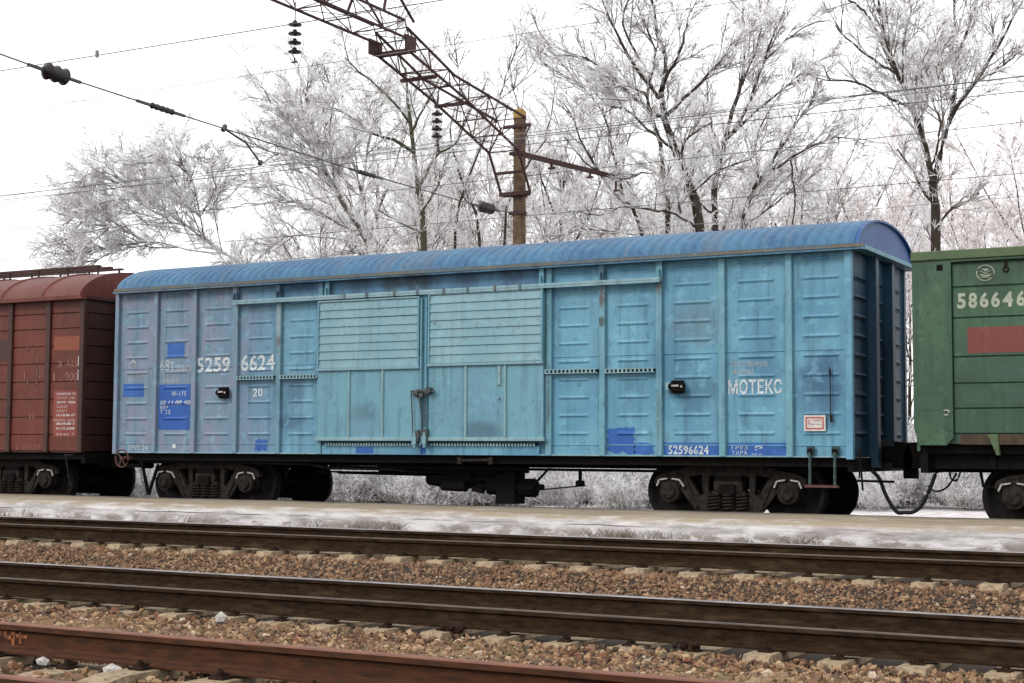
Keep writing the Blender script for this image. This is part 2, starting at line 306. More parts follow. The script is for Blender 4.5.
# relief of the pressed side panels; print and patches are draped over it
RZ = [3.84-.2775*i for i in range(10)]; YP = .03; RH = .019
def relief(x, z, a, b, rz=RZ, h=RH):
    k = max([0]+[1-abs(z-q)/.034 for q in rz]); k = k*k*(3-2*k)
    e = min(1, max(0, (x-a)/.06), max(0, (b-x)/.06)) if b > a else 0
    return h*k*e
def side_panel(x0, x1, a, b, rz, z0=1.02, z1=3.96, mat='teal', parent=None, seams=(2.53, 1.17)):
    xs = [x0, a, a+.06, b-.06, b, x1]; zs = [z0, z1]
    for q in rz: zs += [q-.034, q-.022, q-.011, q, q+.011, q+.022, q+.034]
    for q in seams: zs += [q-.012, q-.004, q+.004, q+.012]
    zs = sorted(z for z in zs if z0 <= z <= z1)
    vs = []
    for z in zs:
        for x in xs:
            y = YP-relief(x, z, a, b, rz)
            if any(abs(z-q) < .005 for q in seams): y -= .010
            vs.append((x, y, z))
    n = len(xs); m = MB(); m.add(vs, [(j*n+i, j*n+i+1, (j+1)*n+i+1, (j+1)*n+i) for j in range(len(zs)-1) for i in range(n-1)], False)
    return m.build('side_panel', M[mat], parent, False)
def drape(name, bm, rz, a, b, mat, parent, off=.004):
    bb = [v.co.z for v in bm.verts]; lo, hi = min(bb), max(bb)
    for q in rz:
        for d in (-.034, -.022, -.011, 0, .011, .022, .034):
            if lo < q+d < hi:
                bmesh.ops.bisect_plane(bm, geom=bm.verts[:]+bm.edges[:]+bm.faces[:], plane_co=(0, 0, q+d), plane_no=(0, 0, 1))
    for xx in (a, a+.06, b-.06, b):
        bmesh.ops.bisect_plane(bm, geom=bm.verts[:]+bm.edges[:]+bm.faces[:], plane_co=(xx, 0, 0), plane_no=(1, 0, 0))
    for v in bm.verts: v.co.y = YP-relief(v.co.x, v.co.z, a, b, rz)-off
    me = bpy.data.meshes.new(name); bm.to_mesh(me); bm.free(); me.materials.append(M[mat]); return link(name, me, parent)
def text_bm(body, x0, x1, z0, z1, y=0., bold=.0):
    cu = bpy.data.curves.new('lettering', 'FONT'); cu.body = body; cu.size = 1; cu.resolution_u = 3; cu.offset = bold; cu.space_character = 1.05
    o = bpy.data.objects.new('lettering', cu); col.objects.link(o)
    dg = bpy.context.evaluated_depsgraph_get(); me = bpy.data.meshes.new_from_object(o.evaluated_get(dg))
    bm = bmesh.new(); bm.from_mesh(me); bpy.data.meshes.remove(me); bpy.data.objects.remove(o); bpy.data.curves.remove(cu)
    xs = [v.co.x for v in bm.verts]; ys = [v.co.y for v in bm.verts]; ax, bx, ay, by = min(xs), max(xs), min(ys), max(ys)
    for v in bm.verts: v.co = Vector((x0+(v.co.x-ax)/(bx-ax)*(x1-x0), y, z0+(v.co.y-ay)/(by-ay)*(z1-z0)))
    return bm
def text(name, body, x0, x1, z0, z1, y, mat, parent, bold=.0, dr=None, gaps=()):
    ws = body.split(' ')
    if len(ws) > 1:
        n = len(body); p = 0
        for w_ in ws:
            a = x0+(x1-x0)*p/n; p += len(w_)+1; text(name, w_, a, x0+(x1-x0)*(p-1)/n, z0, z1, y, mat, parent, bold, dr, gaps)
        return
    bm = text_bm(body, x0, x1, z0, z1, y, bold)
    for (g0, g1) in gaps:                                # stencil bridges
        for c_ in (g0, g1): bmesh.ops.bisect_plane(bm, geom=bm.verts[:]+bm.edges[:]+bm.faces[:], plane_co=(0, 0, c_), plane_no=(0, 0, 1))
        bmesh.ops.delete(bm, geom=[f for f in bm.faces if g0 < f.calc_center_median().z < g1], context='FACES')
    if dr: return drape(name, bm, dr[0], dr[1], dr[2], mat, parent, dr[3] if len(dr) > 3 else .005)
    me = bpy.data.meshes.new(name); bm.to_mesh(me); bm.free(); me.materials.append(M[mat]); return link(name, me, parent)
def patch(name, x0, x1, z0, z1, mat, parent, dr, off=.003, ragged=0):
    bm = bmesh.new(); q = lambda s=1: random.uniform(-ragged, ragged)
    pts = []; n = 7 if ragged else 1
    for i in range(n): pts.append((x0+(x1-x0)*i/n, z0+q()))
    for i in range(n): pts.append((x1+q(), z0+(z1-z0)*i/n))
    for i in range(n): pts.append((x1-(x1-x0)*i/n, z1+q()))
    for i in range(n): pts.append((x0+q(), z1-(z1-z0)*i/n))
    bm.faces.new([bm.verts.new((x, 0, z)) for x, z in pts])
    return drape(name, bm, dr[0], dr[1], dr[2], mat, parent, off)
NOR = ([], 0, -1)
# ------------------------------------------------------------------ the ground, the platform, the ballast
RAILS = {1: (-4.532, .058), 2: (-8.153, -.246), 3: (-14.196, .001)}    # far rail y, rail top z; the near rail is 1.595 closer
def gz(y):
    return float(np.interp(y, [-40, -13.9, -13.2, -10.5, -8.0, -6.6, -3.3], [-.24, -.235, -.25, -.475, -.475, -.185, -.17]))
m = MB(); m.box(-160, 120, 8, 170, -.5, -.35); tag(m.build('ground', M['ground']), kind='structure')
m = MB(); m.box(-160, 120, -60, 8, -.9, -.75); tag(m.build('subsoil', M['bed']), kind='structure')
ys = [-40, -17, -15.8, -14.9, -14.0, -13.2, -12.4, -11.5, -10.5, -9.6, -8.8, -8.0, -7.3, -6.6, -5.5, -4.5, -3.3]; m = MB(); nx = 60
xs = np.linspace(-60, 20, nx)
vs = [(x, y, gz(y)-.02+random.uniform(-.008, .008)) for y in ys for x in xs]
m.add(vs, [(j*nx+i, j*nx+i+1, (j+1)*nx+i+1, (j+1)*nx+i) for j in range(len(ys)-1) for i in range(nx-1)], True)
tag(m.build('ballast_bed', M['bed']), kind='structure')
m = MB(); m.box(-70, 40, -.30, 8.1, -.5, -.20); tag(m.build('trackbed', M['bed']), kind='structure')
# low platform between the train and the first track: real edge wobble, sloping whitewashed face
from mathutils import noise as mn
m = MB(); px_ = np.arange(-45, 14, .14); vs = []
for x in px_:
    f = lambda a, b, q=1.3: a*(mn.noise(Vector((x*q, b*3.7, 0)))+.5*mn.noise(Vector((x*q*4, b*3.7, 5))))
    vs += [(x, -.42, -.2), (x, -.42, .225+f(.008, 1)), (x, -1.6, .245+f(.012, 2)), (x, -2.9+f(.05, 3), .238+f(.012, 3)), (x, -3.03+f(.03, 4), .205+f(.022, 4, 2)), (x, -3.08+f(.04, 5, 2), .13+f(.02, 5)), (x, -3.10+f(.05, 6, 2), .06+f(.02, 6)), (x, -3.13+f(.05, 7, 3), -.02), (x, -3.22+f(.08, 8), -.10), (x, -3.34+f(.10, 9), -.18)]
n = 10
for i in range(len(px_)-1):
    for k in range(9):
        m.f.append((i*n+k, (i+1)*n+k, (i+1)*n+k+1, i*n+k+1)); m.sm.append(True); m.mi.append(0 if k < 3 else 1)
m.v = vs; tag(m.build('platform', [M['plattop'], M['platface']]), kind='structure')
# ballast stones
ico = bmesh.new(); bmesh.ops.create_icosphere(ico, subdivisions=1, radius=1.1); IV = np.array([v.co[:] for v in ico.verts]); IF = np.array([[v.index for v in f.verts] for f in ico.faces]); ico.free()
def stones(name, N, ylo, yhi, rlo, rhi, label):
    y = rng.uniform(ylo, yhi, N)
    def xr(px, y_):                                       # x of the view's edge at row y, plus a margin
        k = (px-512)/F_PX; n_ = Rt-k*Fw; return CAM.x-(n_.y*(y_-CAM.y))/n_.x
    x0 = np.array([xr(-20, v) for v in y])-1.0; x1 = np.array([xr(1044, v) for v in y])+.8
    x = x0+(x1-x0)*rng.random(N)
    z = np.interp(y, [-40, -13.9, -13.2, -10.5, -8.0, -6.6, -3.3], [-.245, -.24, -.26, -.500, -.492, -.212, -.18])+rng.uniform(-.012, .022, N)
    q = rng.normal(size=(N, 4)); q /= np.linalg.norm(q, axis=1)[:, None]; a, b, c, d = q.T
    Rm = np.stack([1-2*(c*c+d*d), 2*(b*c-a*d), 2*(b*d+a*c), 2*(b*c+a*d), 1-2*(b*b+d*d), 2*(c*d-a*b), 2*(b*d-a*c), 2*(c*d+a*b), 1-2*(b*b+c*c)], 1).reshape(N, 3, 3)
    r = rlo+(rhi-rlo)*rng.random(N)**3.2
    S = r[:, None]*rng.uniform(.45, 1.25, (N, 3))
    V = IV[None]*rng.uniform(.5, 1.35, (N, len(IV), 1))*S[:, None, :]
    V = np.einsum('nij,nvj->nvi', Rm, V)+np.stack([x, y, z], 1)[:, None, :]
    Fc = IF[None]+(np.arange(N)*len(IV))[:, None, None]
    o = link(name, numesh(name, V.reshape(-1, 3), Fc.reshape(-1, 3), M['stone'])); return tag(o, label, 'gravel', kind='stuff')
stones('ballast_stones', 40000, -8.1, -6.0, .010, .031, 'brown crushed stone ballast between the far and the middle track')
stones('ballast_stones', 34000, -14.1, -9.85, .013, .040, 'pale brown crushed stone ballast between the middle track and the rusty rail')
stones('ballast_stones', 7000, -16.6, -14.3, .014, .045, 'crushed stone ballast between the two rusty rails')
m = MB()
for i in range(34):
    x_ = random.choice([-21, -20.3, -17.5, -16.6, -13, -8.5, -6.2, -5.7, -2.3, -1.9, -1.3, .1, .5])+random.gauss(0, .3)
    for k in range(30):
        b = Vector((x_+random.gauss(0, .09), -3.26+random.uniform(-.06, .06), -.17)); h_ = random.uniform(.10, .27); m.tube([b, b+Vector((random.gauss(0, .03), random.uniform(-.03, .02), h_*.6)), b+Vector((random.gauss(0, .07), random.uniform(-.05, .03), h_))], [.007, .006, .003], 3, False, False)
tag(m.build('dry_weeds', plain('dry_weed_stems', (.36, .31, .26), (.20, .16, .12), .9)), 'dry weeds sprouting along the foot of the low platform', 'weeds', kind='stuff')
# ------------------------------------------------------------------ tracks
HP = [(0, .180), (.030, .180), (.0365, .172), (.0375, .142), (.012, .128), (.009, .10), (.009, .05), (.016, .032), (.075, .014), (.075, 0), (0, 0)]
def rail_mesh(x0, x1, mats):
    prof = [(-p, z) for p, z in HP]+[(p, z) for p, z in reversed(HP)][0:]
    prof = [(y, z) for y, z in prof]; m = MB(); n = len(prof); vs = []
    xs = np.arange(x0, x1+.1, 4.)
    for x in xs: vs += [(x, y, z) for y, z in prof]
    m.v = vs
    for i in range(len(xs)-1):
        for k in range(n-1):
            m.f.append((i*n+k, i*n+k+1, (i+1)*n+k+1, (i+1)*n+k)); m.sm.append(False); m.mi.append(1 if (k in (0, 1) or k >= n-3) else 0)
    for f in ([0*n+k for k in range(n)], [(len(xs)-1)*n+k for k in range(n)]): m.f.append(tuple(f)); m.sm.append(False); m.mi.append(0)
    return m.mesh('rail', mats)
RM = rail_mesh(-58, 14, [M['rail'], M['railtop']]); RN = rail_mesh(-58, 14, [M['rail'], M['raildull']]); RR = rail_mesh(-58, 14, [M['railred'], M['railredtop']])
sm_ = MB(); prof = [(-1.15, -.05), (-1.10, .0), (-.45, .0), (-.25, -.03), (.25, -.03), (.45, .0), (1.10, .0), (1.15, -.05)]
vs = []
for y, z in prof: vs += [(-.105, y, z), (.105, y, z), (.14, y*1.03, -.2), (-.14, y*1.03, -.2)]
sm_.add(vs, [(4*i+k, 4*i+(k+1) % 4, 4*i+4+(k+1) % 4, 4*i+4+k) for i in range(7) for k in range(4)]+[(0, 1, 2, 3), (31, 30, 29, 28)])
SLP = sm_.mesh('sleeper', M['sleeper'])
cm = MB()
for sy in (1,):
    cm.box(-.05, .05, -.16, -.076, 0, .016); cm.tube([(0, -.115, .0), (0, -.115, .058)], .011, 6); cm.tube([(0, -.115, .03), (0, -.115, .044)], .022, 6); cm.bar((0, -.14, .02), (0, -.055, .026), .05, .014)
CLP = cm.mesh('rail_clip', M['clip'])
def track(k, label, pitch, x0, xa, xb, rm):
    yf, zt = RAILS[k]; yn = yf-1.595; zb = zt-.188
    rt = root('railway_track', ((xa+xb)/2, (yf+yn)/2, zb), label, 'track')
    for y in (yf, yn):
        o = link('rail', rm if y == yf or k == 3 else RN, rt); o.location = (0, y, zb+.008)
        o['label'] = 'far rail of this track' if y == yf else 'near rail of this track'
    i0 = math.ceil((xa-x0)/pitch)
    for i in range(i0, int((xb-x0)/pitch)+1):
        s = link('sleeper', SLP, rt); s.location = (x0+i*pitch+random.uniform(-.03, .03), (yf+yn)/2, zb-random.uniform(0, .028 if k == 1 else .04)); s.rotation_euler = (0, 0, random.uniform(-.012, .012))
        for y in (yf, yn):
            c = link('rail_clip', CLP, s); c.location = (0, y-(yf+yn)/2, 0)
    return rt
track(1, 'farthest track, directly below the low platform, with pale concrete sleeper ends', .6, .17, -17, 5, RM)
t2 = track(2, 'middle track with two dark brown rails and shiny rail heads', .575, 2.25, -12, 6, RM)
t3 = track(3, 'nearest track with rusty red rails in the bottom left foreground', .6, .07, -6, 4, RR)
yo = RAILS[3][0]-.013
text('painted_mark', 'ЗУЧ', -1.36, -1.06, -.135, -.030, yo, 'orange', t3, .05)
m = MB(); m.box(-1.05, -.95, yo-.001, yo, -.085, -.065); m.box(-1.02, -1.0, yo-.0015, yo-.0002, -.12, -.045); m.build('painted_mark', M['orange'], t3)
def rock(loc, r, label):
    V = IV*(np.array(r)*rng.uniform(.75, 1.2, (len(IV), 1)))+np.array(loc)
    return tag(link('stone', numesh('stone', V, IF, M['whitestone'])), label, 'stone', 'white stones on the ballast')
rock((-.12, -14.35, -.2), (.075, .05, .035), 'white stone between two sleepers under the rusty rail')
rock((-.72, -14.3, -.2), (.055, .04, .03), 'small white stone left of the pale sleeper under the rusty rail')
rock((-2.72, -10.25, -.43), (.07, .05, .055), 'white lump of stone against the near rail of the middle track')
def lump(loc, label):
    for i in range(1):
        m = MB(); V = []
        for q in range(7):
            c_ = Vector(loc)+Vector((random.uniform(-.12, .12), random.uniform(-.04, .04), random.uniform(0, .03))); vv = IV*rng.uniform(.02, .045)*rng.uniform(.8, 1.2, (len(IV), 1))
            m.add([Vector(v)+c_ for v in vv], [tuple(f) for f in IF])
        tag(m.build('oily_clod', M['clip']), label, 'debris')
lump((1.62, -9.9, -.43), 'black clod of greasy ballast at the foot of the middle rail')
lump((-.5, -9.9, -.43), 'small dark clod of debris beneath the middle rail, left of centre')
# ------------------------------------------------------------------ bogie prototype (local: centre on x=0, y=0 middle of the track)
YC = 1.425
def bogie(cx, parent, src=None):
    if src:
        o = src.copy(); col.objects.link(o); o.parent = parent; o.matrix_parent_inverse = Matrix.Translation(parent.location).inverted(); o.location = (cx, YC, 0)
        for ch in src.children:
            c = ch.copy(); col.objects.link(c); c.parent = o
        return o
    m = MB(); m.box(-.20, .20, -1.1, 1.1, .52, .72); m.box(-.12, .12, -1.15, -1.02, .45, .60); m.box(-.3, .3, -.3, .3, .70, .80)
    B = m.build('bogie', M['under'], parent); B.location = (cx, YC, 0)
    outer = [(-1.20, .60), (-1.16, .70), (-1.02, .765), (-.80, .80), (-.62, .86), (.62, .86), (.80, .80), (1.02, .765), (1.16, .70), (1.20, .60), (1.10, .58), (1.08, .655), (.80, .655), (.76, .50), (.52, .20), (.44, .16), (-.44, .16), (-.52, .20), (-.76, .50), (-.80, .655), (-1.08, .655), (-1.10, .58)]
    tri = lambda s: [(s*.64, .70), (s*.42, .74), (s*.40, .45), (s*.46, .42)]
    mid = [(-.32, .72), (.32, .72), (.32, .24), (-.32, .24)]
    for sgn in (-1, 1):
        m = MB(); yb = sgn*1.02; m.plate(outer, [tri(1), tri(-1), mid], yb-.05, yb+.05)
        m.plate([(-.55, .87), (.55, .87), (.55, .83), (-.55, .83)], [], yb-.085, yb+.085)
        m.plate([(-.46, .21), (.46, .21), (.50, .165), (-.50, .165)], [], yb-.10, yb+.10)
        for s in (-1, 1):
            m.bar((s*.70, yb-.055, .70), (s*.50, yb-.055, .24), .035)
            m.bar((s*.60, yb-.055, .80), (s*.98, yb-.055, .745), .03)
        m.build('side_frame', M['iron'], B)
        m = MB(); m.box(-.22, .22, yb-.09, yb+.07, .50, .64); m.box(-.26, .26, yb-.07, yb+.07, .46, .50)
        for x in (-.12, .10): m.tube([(x, yb-.10, .57), (x, yb-.075, .57)], .03, 8)
        m.build('bolster_end', M['iron'], B)
        for x in (-.21, 0., .21):
            m = MB(); pts = []; n = 64
            for i in range(n+1): a = i/n*2*math.pi*5.5; pts.append((x+.09*math.cos(a), yb-.04+.09*math.sin(a), .205+.27*i/n))
            m.tube(pts, .019, 5); m.build('spring', M['spring'], B)
        for s in (-.925, .925):
            m = MB(); Mx = Matrix.Translation((s, yb, .475))
            pr = [(0, -.16), (.085, -.16), (.10, -.15), (.105, -.12), (.155, -.11), (.16, -.09), (.16, .12), (0, .12)]
            if sgn > 0: pr = [(r, -y) for r, y in reversed(pr)]
            m.lathe(pr, 18, Mx, False); m.box(s-.155, s+.155, yb-.07, yb+.07, .475, .645)
            for q in range(4): a = q*math.pi/2+.785; m.tube([(s+.07*math.cos(a), yb-.175*1, .475+.07*math.sin(a)), (s+.07*math.cos(a), yb-.15, .475+.07*math.sin(a))], .013, 6)
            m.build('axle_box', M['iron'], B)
            if sgn < 0:
                m = MB(); y = yb-.10; k = .022
                m.bar((s-.205, y, .56), (s-.165, y, .652), k); m.bar((s-.165, y, .652), (s-.04, y, .672), k); m.build('painted_edge', M['frostline'], B); m = MB(); m.bar((s+.04, y, .672), (s+.165, y, .652), k); m.bar((s+.165, y, .652), (s+(.235 if s < 0 else .205), y, .555), k)
                m.build('painted_edge', M['frostline'], B)
    for s in (-.925, .925):
        for sgn in (-1, 1):
            m = MB(); Mx = Matrix.Translation((s, sgn*.80, .475)); q = -sgn if False else 1
            pr = [(.09, -.07), (.13, -.07), (.15, -.03), (.38, .0), (.40, -.055), (.455, -.06), (.472, -.05), (.475, .035), (.50, .05), (.495, .072), (.41, .075), (.39, .04), (.15, .03), (.13, .08), (.09, .08)]
            if sgn > 0: pr = [(r, -y) for r, y in reversed(pr)]
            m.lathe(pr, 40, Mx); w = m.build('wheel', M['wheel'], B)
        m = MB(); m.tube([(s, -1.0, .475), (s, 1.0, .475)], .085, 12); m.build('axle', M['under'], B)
    m = MB()
    for s in (-.45, .45): m.bar((s, -.85, .42), (s, .85, .42), .06); m.box(s-.04, s+.04, -.86, -.74, .25, .62); m.box(s-.04, s+.04, .74, .86, .25, .62)
    m.build('brake_beam', M['under'], B)
    return B
# ------------------------------------------------------------------ shared wagon bits
def coupler(x, s, parent):
    m = MB(); y = YC; m.box(min(x, x+s*.30), max(x, x+s*.30), y-.12, y+.12, .93, 1.17)
    m.plate([(x+s*.22, .86), (x+s*.50, .84), (x+s*.53, 1.00), (x+s*.46, 1.22), (x+s*.26, 1.24)], [], y-.24, y+.10)
    m.box(min(x+s*.36, x+s*.46), max(x+s*.36, x+s*.46), y-.13, y-.02, .70, .86)
    m.box(min(x, x+s*.08), max(x, x+s*.08), y-.28, y+.28, .84, 1.28)
    m.build('coupler', M['under'], parent)
def hose(pts, parent, r=.028):
    P = [Vector(p) for p in pts]; out = []
    for i in range(len(P)-1):
        a, b, c, d = P[max(i-1, 0)], P[i], P[i+1], P[min(i+2, len(P)-1)]
        for k in range(6):
            t_ = k/6; out.append(.5*((2*b)+(c-a)*t_+(2*a-5*b+4*c-d)*t_*t_+(3*b-a-3*c+d)*t_**3))
    out.append(P[-1]); m = MB(); m.tube(out, r, 8); m.build('brake_hose', M['black'], parent)
def underframe(x0, x1, parent, zt=1.0):
    m = MB(); m.box(x0+.1, x1-.02, YC-.16, YC+.16, .80, zt-.005); m.box(x0+.02, x1-.01, .10, .22, zt-.13, zt-.005); m.box(x0+.02, x1-.01, 2.63, 2.75, zt-.13, zt-.005)
    m.box(x0, x0+.10, .08, 2.77, .80, zt-.005); m.box(x1-.10, x1, .08, 2.77, .80, zt-.005)
    x = x0+.9
    while x < x1-.5: m.box(x, x+.08, .2, 2.65, .86, zt-.006); x += 1.25
    m.box(x0+.05, x1-.05, .12, 2.73, zt-.03, zt-.002)
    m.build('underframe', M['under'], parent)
def arc(t_, hw, h, p=2.2, q=.62): return (YC+hw*t_, h*max(0., 1-abs(t_)**p)**q)
TS = [-1, -.985, -.95, -.9, -.82, -.72, -.6, -.45, -.3, -.15, 0, .15, .3, .45, .6, .72, .82, .9, .95, .985, 1]
def roof(x0, x1, hw, z, h, pitch, amp, mat, parent, sharp=False):
    n = len(TS); m = MB(); vs = []
    k = 4 if not sharp else 1
    if sharp:
        xs = []; x = x0
        while x < x1: xs += [(x, 0)]; x += pitch
        xs.append((x1, 0))
    else:
        N = int((x1-x0)/pitch*6); xs = [(x0+(x1-x0)*i/N, amp*abs(math.sin(math.pi*(i % 6)/6))**.4) for i in range(N+1)]
    for x, d in xs:
        for t_ in TS: y, zz = arc(t_, hw+d, h+d); vs.append((x, y, z+zz))
    m.add(vs, [(i*n+j, i*n+j+1, (i+1)*n+j+1, (i+1)*n+j) for i in range(len(xs)-1) for j in range(n-1)], True)
    return m.build('roof', M[mat], parent)
def roof_cap(x, hw, z, h, th, mat, name, parent, s=1):
    m = MB(); o = [(YC+hw, z)]; pts = [arc(t_, hw, h) for t_ in TS]; vs = [(x, y, z+zz) for y, zz in pts]+[(x+s*th, y, z+zz) for y, zz in pts]; n = len(TS)
    fs = [tuple(range(n)), tuple(reversed(range(n, 2*n)))]+[(j, j+1, n+j+1, n+j) for j in range(n-1)]+[(0, n-1, 2*n-1, n)]
    m.add(vs, fs); return m.build(name, M[mat], parent)
def roof_rim(x, hw, z, h, d, mat, parent):          # flange round the end of the roof
    m = MB(); n = len(TS); vs = []
    for t_ in TS:
        y, zz = arc(t_, hw, h); y2, z2 = arc(t_, hw+d, h+d)
        vs += [(x-.02, y, z+zz), (x+.05, y, z+zz), (x+.05, y2, z+z2), (x-.02, y2, z+z2)]
    m.add(vs, [(4*i+k, 4*i+(k+1) % 4, 4*i+4+(k+1) % 4, 4*i+4+k) for i in range(n-1) for k in range(4)], False)
    m.build('roof_rim', M[mat], parent)
# ------------------------------------------------------------------ the blue boxcar
XL, XR = -13.80, 0.
blue = root('boxcar', ((XL+XR)/2, YC, 0), 'long light blue covered goods wagon with rounded ribbed roof, in the middle of the train', 'boxcar')
PX = [XL+.04, -12.83, -11.92, -10.98, -10.04, -9.16, -4.79, -3.87, -2.93, -1.93, -.91, -.05]
names = list(zip(PX[:-1], PX[1:]))
RX = {0: (-13.58, -13.02), 1: (-12.66, -12.08), 2: (-11.72, -11.12), 3: (-10.75, -10.2), 4: (-9.86, -9.3), 6: (-4.66, -4.1), 7: (-3.66, -3.1), 8: (-2.73, -2.10), 9: (-1.72, -1.12), 10: (-.74, -.16)}
for i, (a, b) in enumerate(names):
    if i == 5: continue
    side_panel(a, b, RX[i][0], RX[i][1], RZ, parent=blue)
for i, x in enumerate(PX):
    w_ = .05; z1 = 3.97; yf = -.035
    if i in (0, len(PX)-1): w_ = .045
    m = MB(); m.cbox(x-w_, x+w_, yf, .06, 1.0 if i else .98, z1, .008)
    if i < len(PX)-1: m.build('side_post', M['post'], blue)
# inner wall behind the doors, fascia above them, sill plate below
m = MB(); m.box(-9.12, -4.83, .02, .06, 1.02, 3.97); m.build('door_fascia', M['fascia'], blue)
m = MB(); m.cbox(-9.1, -4.95, -.02, .02, 1.0, 1.16, .006); m.build('sill_plate', M['teal'], blue)
# teeth of the rack under the doors
def teeth(x0, x1, z, y, parent, pitch=.055):
    m = MB(); x = x0
    while x < x1: m.box(x, x+.03, y-.02, y, z-.045, z); x += pitch
    o = m.build('rack_teeth', M['ledge'], parent); tag(o, kind='stuff')
rk = MB(); rk.box(-9.02, -4.98, -.045, -.02, 1.165, 1.20); rk = rk.build('door_rack', M['under'], blue); teeth(-9.0, -5.0, 1.19, -.046, rk)
# long ledge (door track) and its brackets
m = MB(); m.cbox(-10.98, -2.87, -.13, -.036, 3.625, 3.675, .01); m.box(-10.98, -2.87, -.128, -.12, 3.60, 3.63); L_ = m.build('door_track', M['ledge'], blue)
for x in (-10.98, -10.04, -9.0, -4.90, -3.87, -2.9):
    m = MB(); m.plate([(x-.04, 3.68), (x+.04, 3.68), (x+.04, 3.96), (x-.04, 3.96)], [], -.07, -.036); m.box(x-.012, x+.012, -.12, -.07, 3.676, 3.80)
    m.build('track_bracket', M['post'], blue)
for x in [-8.6, -8.15, -7.6, -7.15, -6.65, -6.2, -5.7, -5.25]:
    m = MB(); m.box(x-.02, x+.02, -.142, -.131, 3.60, 3.69); m.build('track_clamp', M['eave'], blue)
# perforated strips on both sides of the doors
def strip(x0, x1, z):
    m = MB(); m.box(x0, x1, -.07, -.036, z+.022, z+.034); m.box(x0, x1, -.07, -.036, z-.034, z-.022)
    x = x0
    while x < x1: m.box(x, x+.03, -.068, -.038, z-.023, z+.023); x += .07
    m.build('perforated_strip', M['ledge'], blue)
    m = MB(); m.box(x0, x1, -.034, .0, z-.026, z+.026); m.build('strip_backing', M['under'], blue)
strip(-10.92, -10.10, 2.315); strip(-9.98, -9.20, 2.315); strip(-4.84, -3.93, 2.30); strip(-3.81, -2.99, 2.29)
# double doors
def door(x0, x1, ztop, zm, zb, ribs, tilt):
    m = MB(); m.cbox(x0, x1, -.085, .015, zb, zm, .008)
    m.box(x0, x1, -.07, .012, zm, ztop+.03)
    D = m.build('door', M['tealdoor'], blue)
    n = 8; h = (ztop-zm)/n
    sh = MB(); w2 = (x1-x0)-.05
    sh.v = [(0, -.004, -.004), (w2, -.004, -.004), (w2, -.026, .004), (0, -.026, .004), (w2, -.008, h-.001), (0, -.008, h-.001), (0, .01, h-.001), (w2, .01, h-.001), (0, .01, -.004), (w2, .01, -.004)]
    sh.f = [(0, 1, 2, 3), (3, 2, 4, 5), (5, 4, 7, 6), (6, 7, 9, 8), (8, 9, 1, 0), (0, 3, 5, 6, 8), (1, 9, 7, 4, 2)]; sh.sm = [False]*7; sh.mi = [0]*7
    me = sh.mesh('door_slat', M['slat'])
    for k in range(n):
        o = link('door_slat', me, D); o.location = (x0+.025, -.085, zm+.03+k*h+random.uniform(-.003, .003)); o.rotation_euler = (0, tilt+random.uniform(-.002, .002), 0)
    for x in (x0, x1-.03):
        m = MB(); m.cbox(x, x+.03, -.125, -.07, zm, ztop+.035, .005); m.build('door_edge', M['tealdoor'], D)
    m = MB(); m.cbox(x0-.01, x1+.01, -.13, -.07, zm-.015, zm+.028, .006); m.build('door_rail', M['slat'], D)
    m = MB(); m.cbox(x0-.03, x1+.03, -.125, -.07, zb-.045, zb+.015, .006); m.build('door_rail', M['ledge'], D)
    m = MB(); m.cbox(x0, x1, -.12, -.07, ztop+.032, ztop+.06, .006); m.build('door_rail', M['ledge'], D)
    for x in ribs:
        m = MB(); m.cbox(x-.02, x+.02, -.115, -.085, zb+.016, zm-.016, .01); m.build('door_rib', M['ledge'], D)
    return D
dl = door(-9.15, -7.12, 3.52, 2.41, 1.27, (-8.50, -7.83), 0)
dr_ = door(-6.95, -4.85, 3.55, 2.44, 1.27, (-6.24, -5.52), 0)
m = MB(); m.cbox(-5.66, -5.60, -.11, -.085, 2.1, 2.42, .01); m.tube([(-5.64, -.12, 2.3), (-5.64, -.085, 2.3)], .02, 6); m.tube([(-5.64, -.12, 1.9), (-5.64, -.085, 1.9)], .02, 6); m.build('hinge_plate', M['ledge'], dr_)
# centre lock bars between the leaves
m = MB(); m.cbox(-7.115, -6.955, -.06, .0, 1.22, 3.62, .008); m.build('door_stile', M['teal'], blue)
for x in (-7.085, -6.99):
    m = MB(); m.tube([(x, -.10, 1.15), (x, -.10, 3.55)], .018, 8); m.build('lock_bar', M['post'], blue)
m = MB()
m.box(-7.15, -6.92, -.15, -.10, 1.99, 2.06); m.tube([(-7.24, -.15, 2.03), (-6.80, -.15, 2.02)], .018, 8); m.bar((-7.09, -.14, 2.02), (-7.02, -.14, 1.45), .018); m.bar((-6.98, -.14, 2.04), (-6.98, -.14, 1.45), .016)
m.tube([(-7.14, -.19, 1.98), (-7.14, -.10, 1.98)], .05, 8); m.tube([(-6.90, -.20, 2.04), (-6.90, -.10, 2.04)], .055, 8); m.box(-7.07, -7.0, -.19, -.12, 1.93, 2.0)
m.box(-7.16, -7.08, -.15, -.10, 1.22, 1.40); m.box(-7.04, -6.93, -.15, -.10, 1.20, 1.42); m.bar((-7.25, -.13, 2.02), (-7.2, -.13, 1.2), .014)
m.build('door_lock', plain('greasy_lock_iron', (.10, .12, .12), (.03, .03, .03), .6, 25), blue)
for x in (-7.17, -6.98):
    m = MB(); m.plate([(x-.035, 1.17), (x+.035, 1.17), (x+.045, 1.30), (x-.045, 1.30)], [], -.17, -.14); m.box(x-.02, x+.02, -.16, -.10, 1.12, 1.36); m.build('lock_foot', M['slat'], blue)
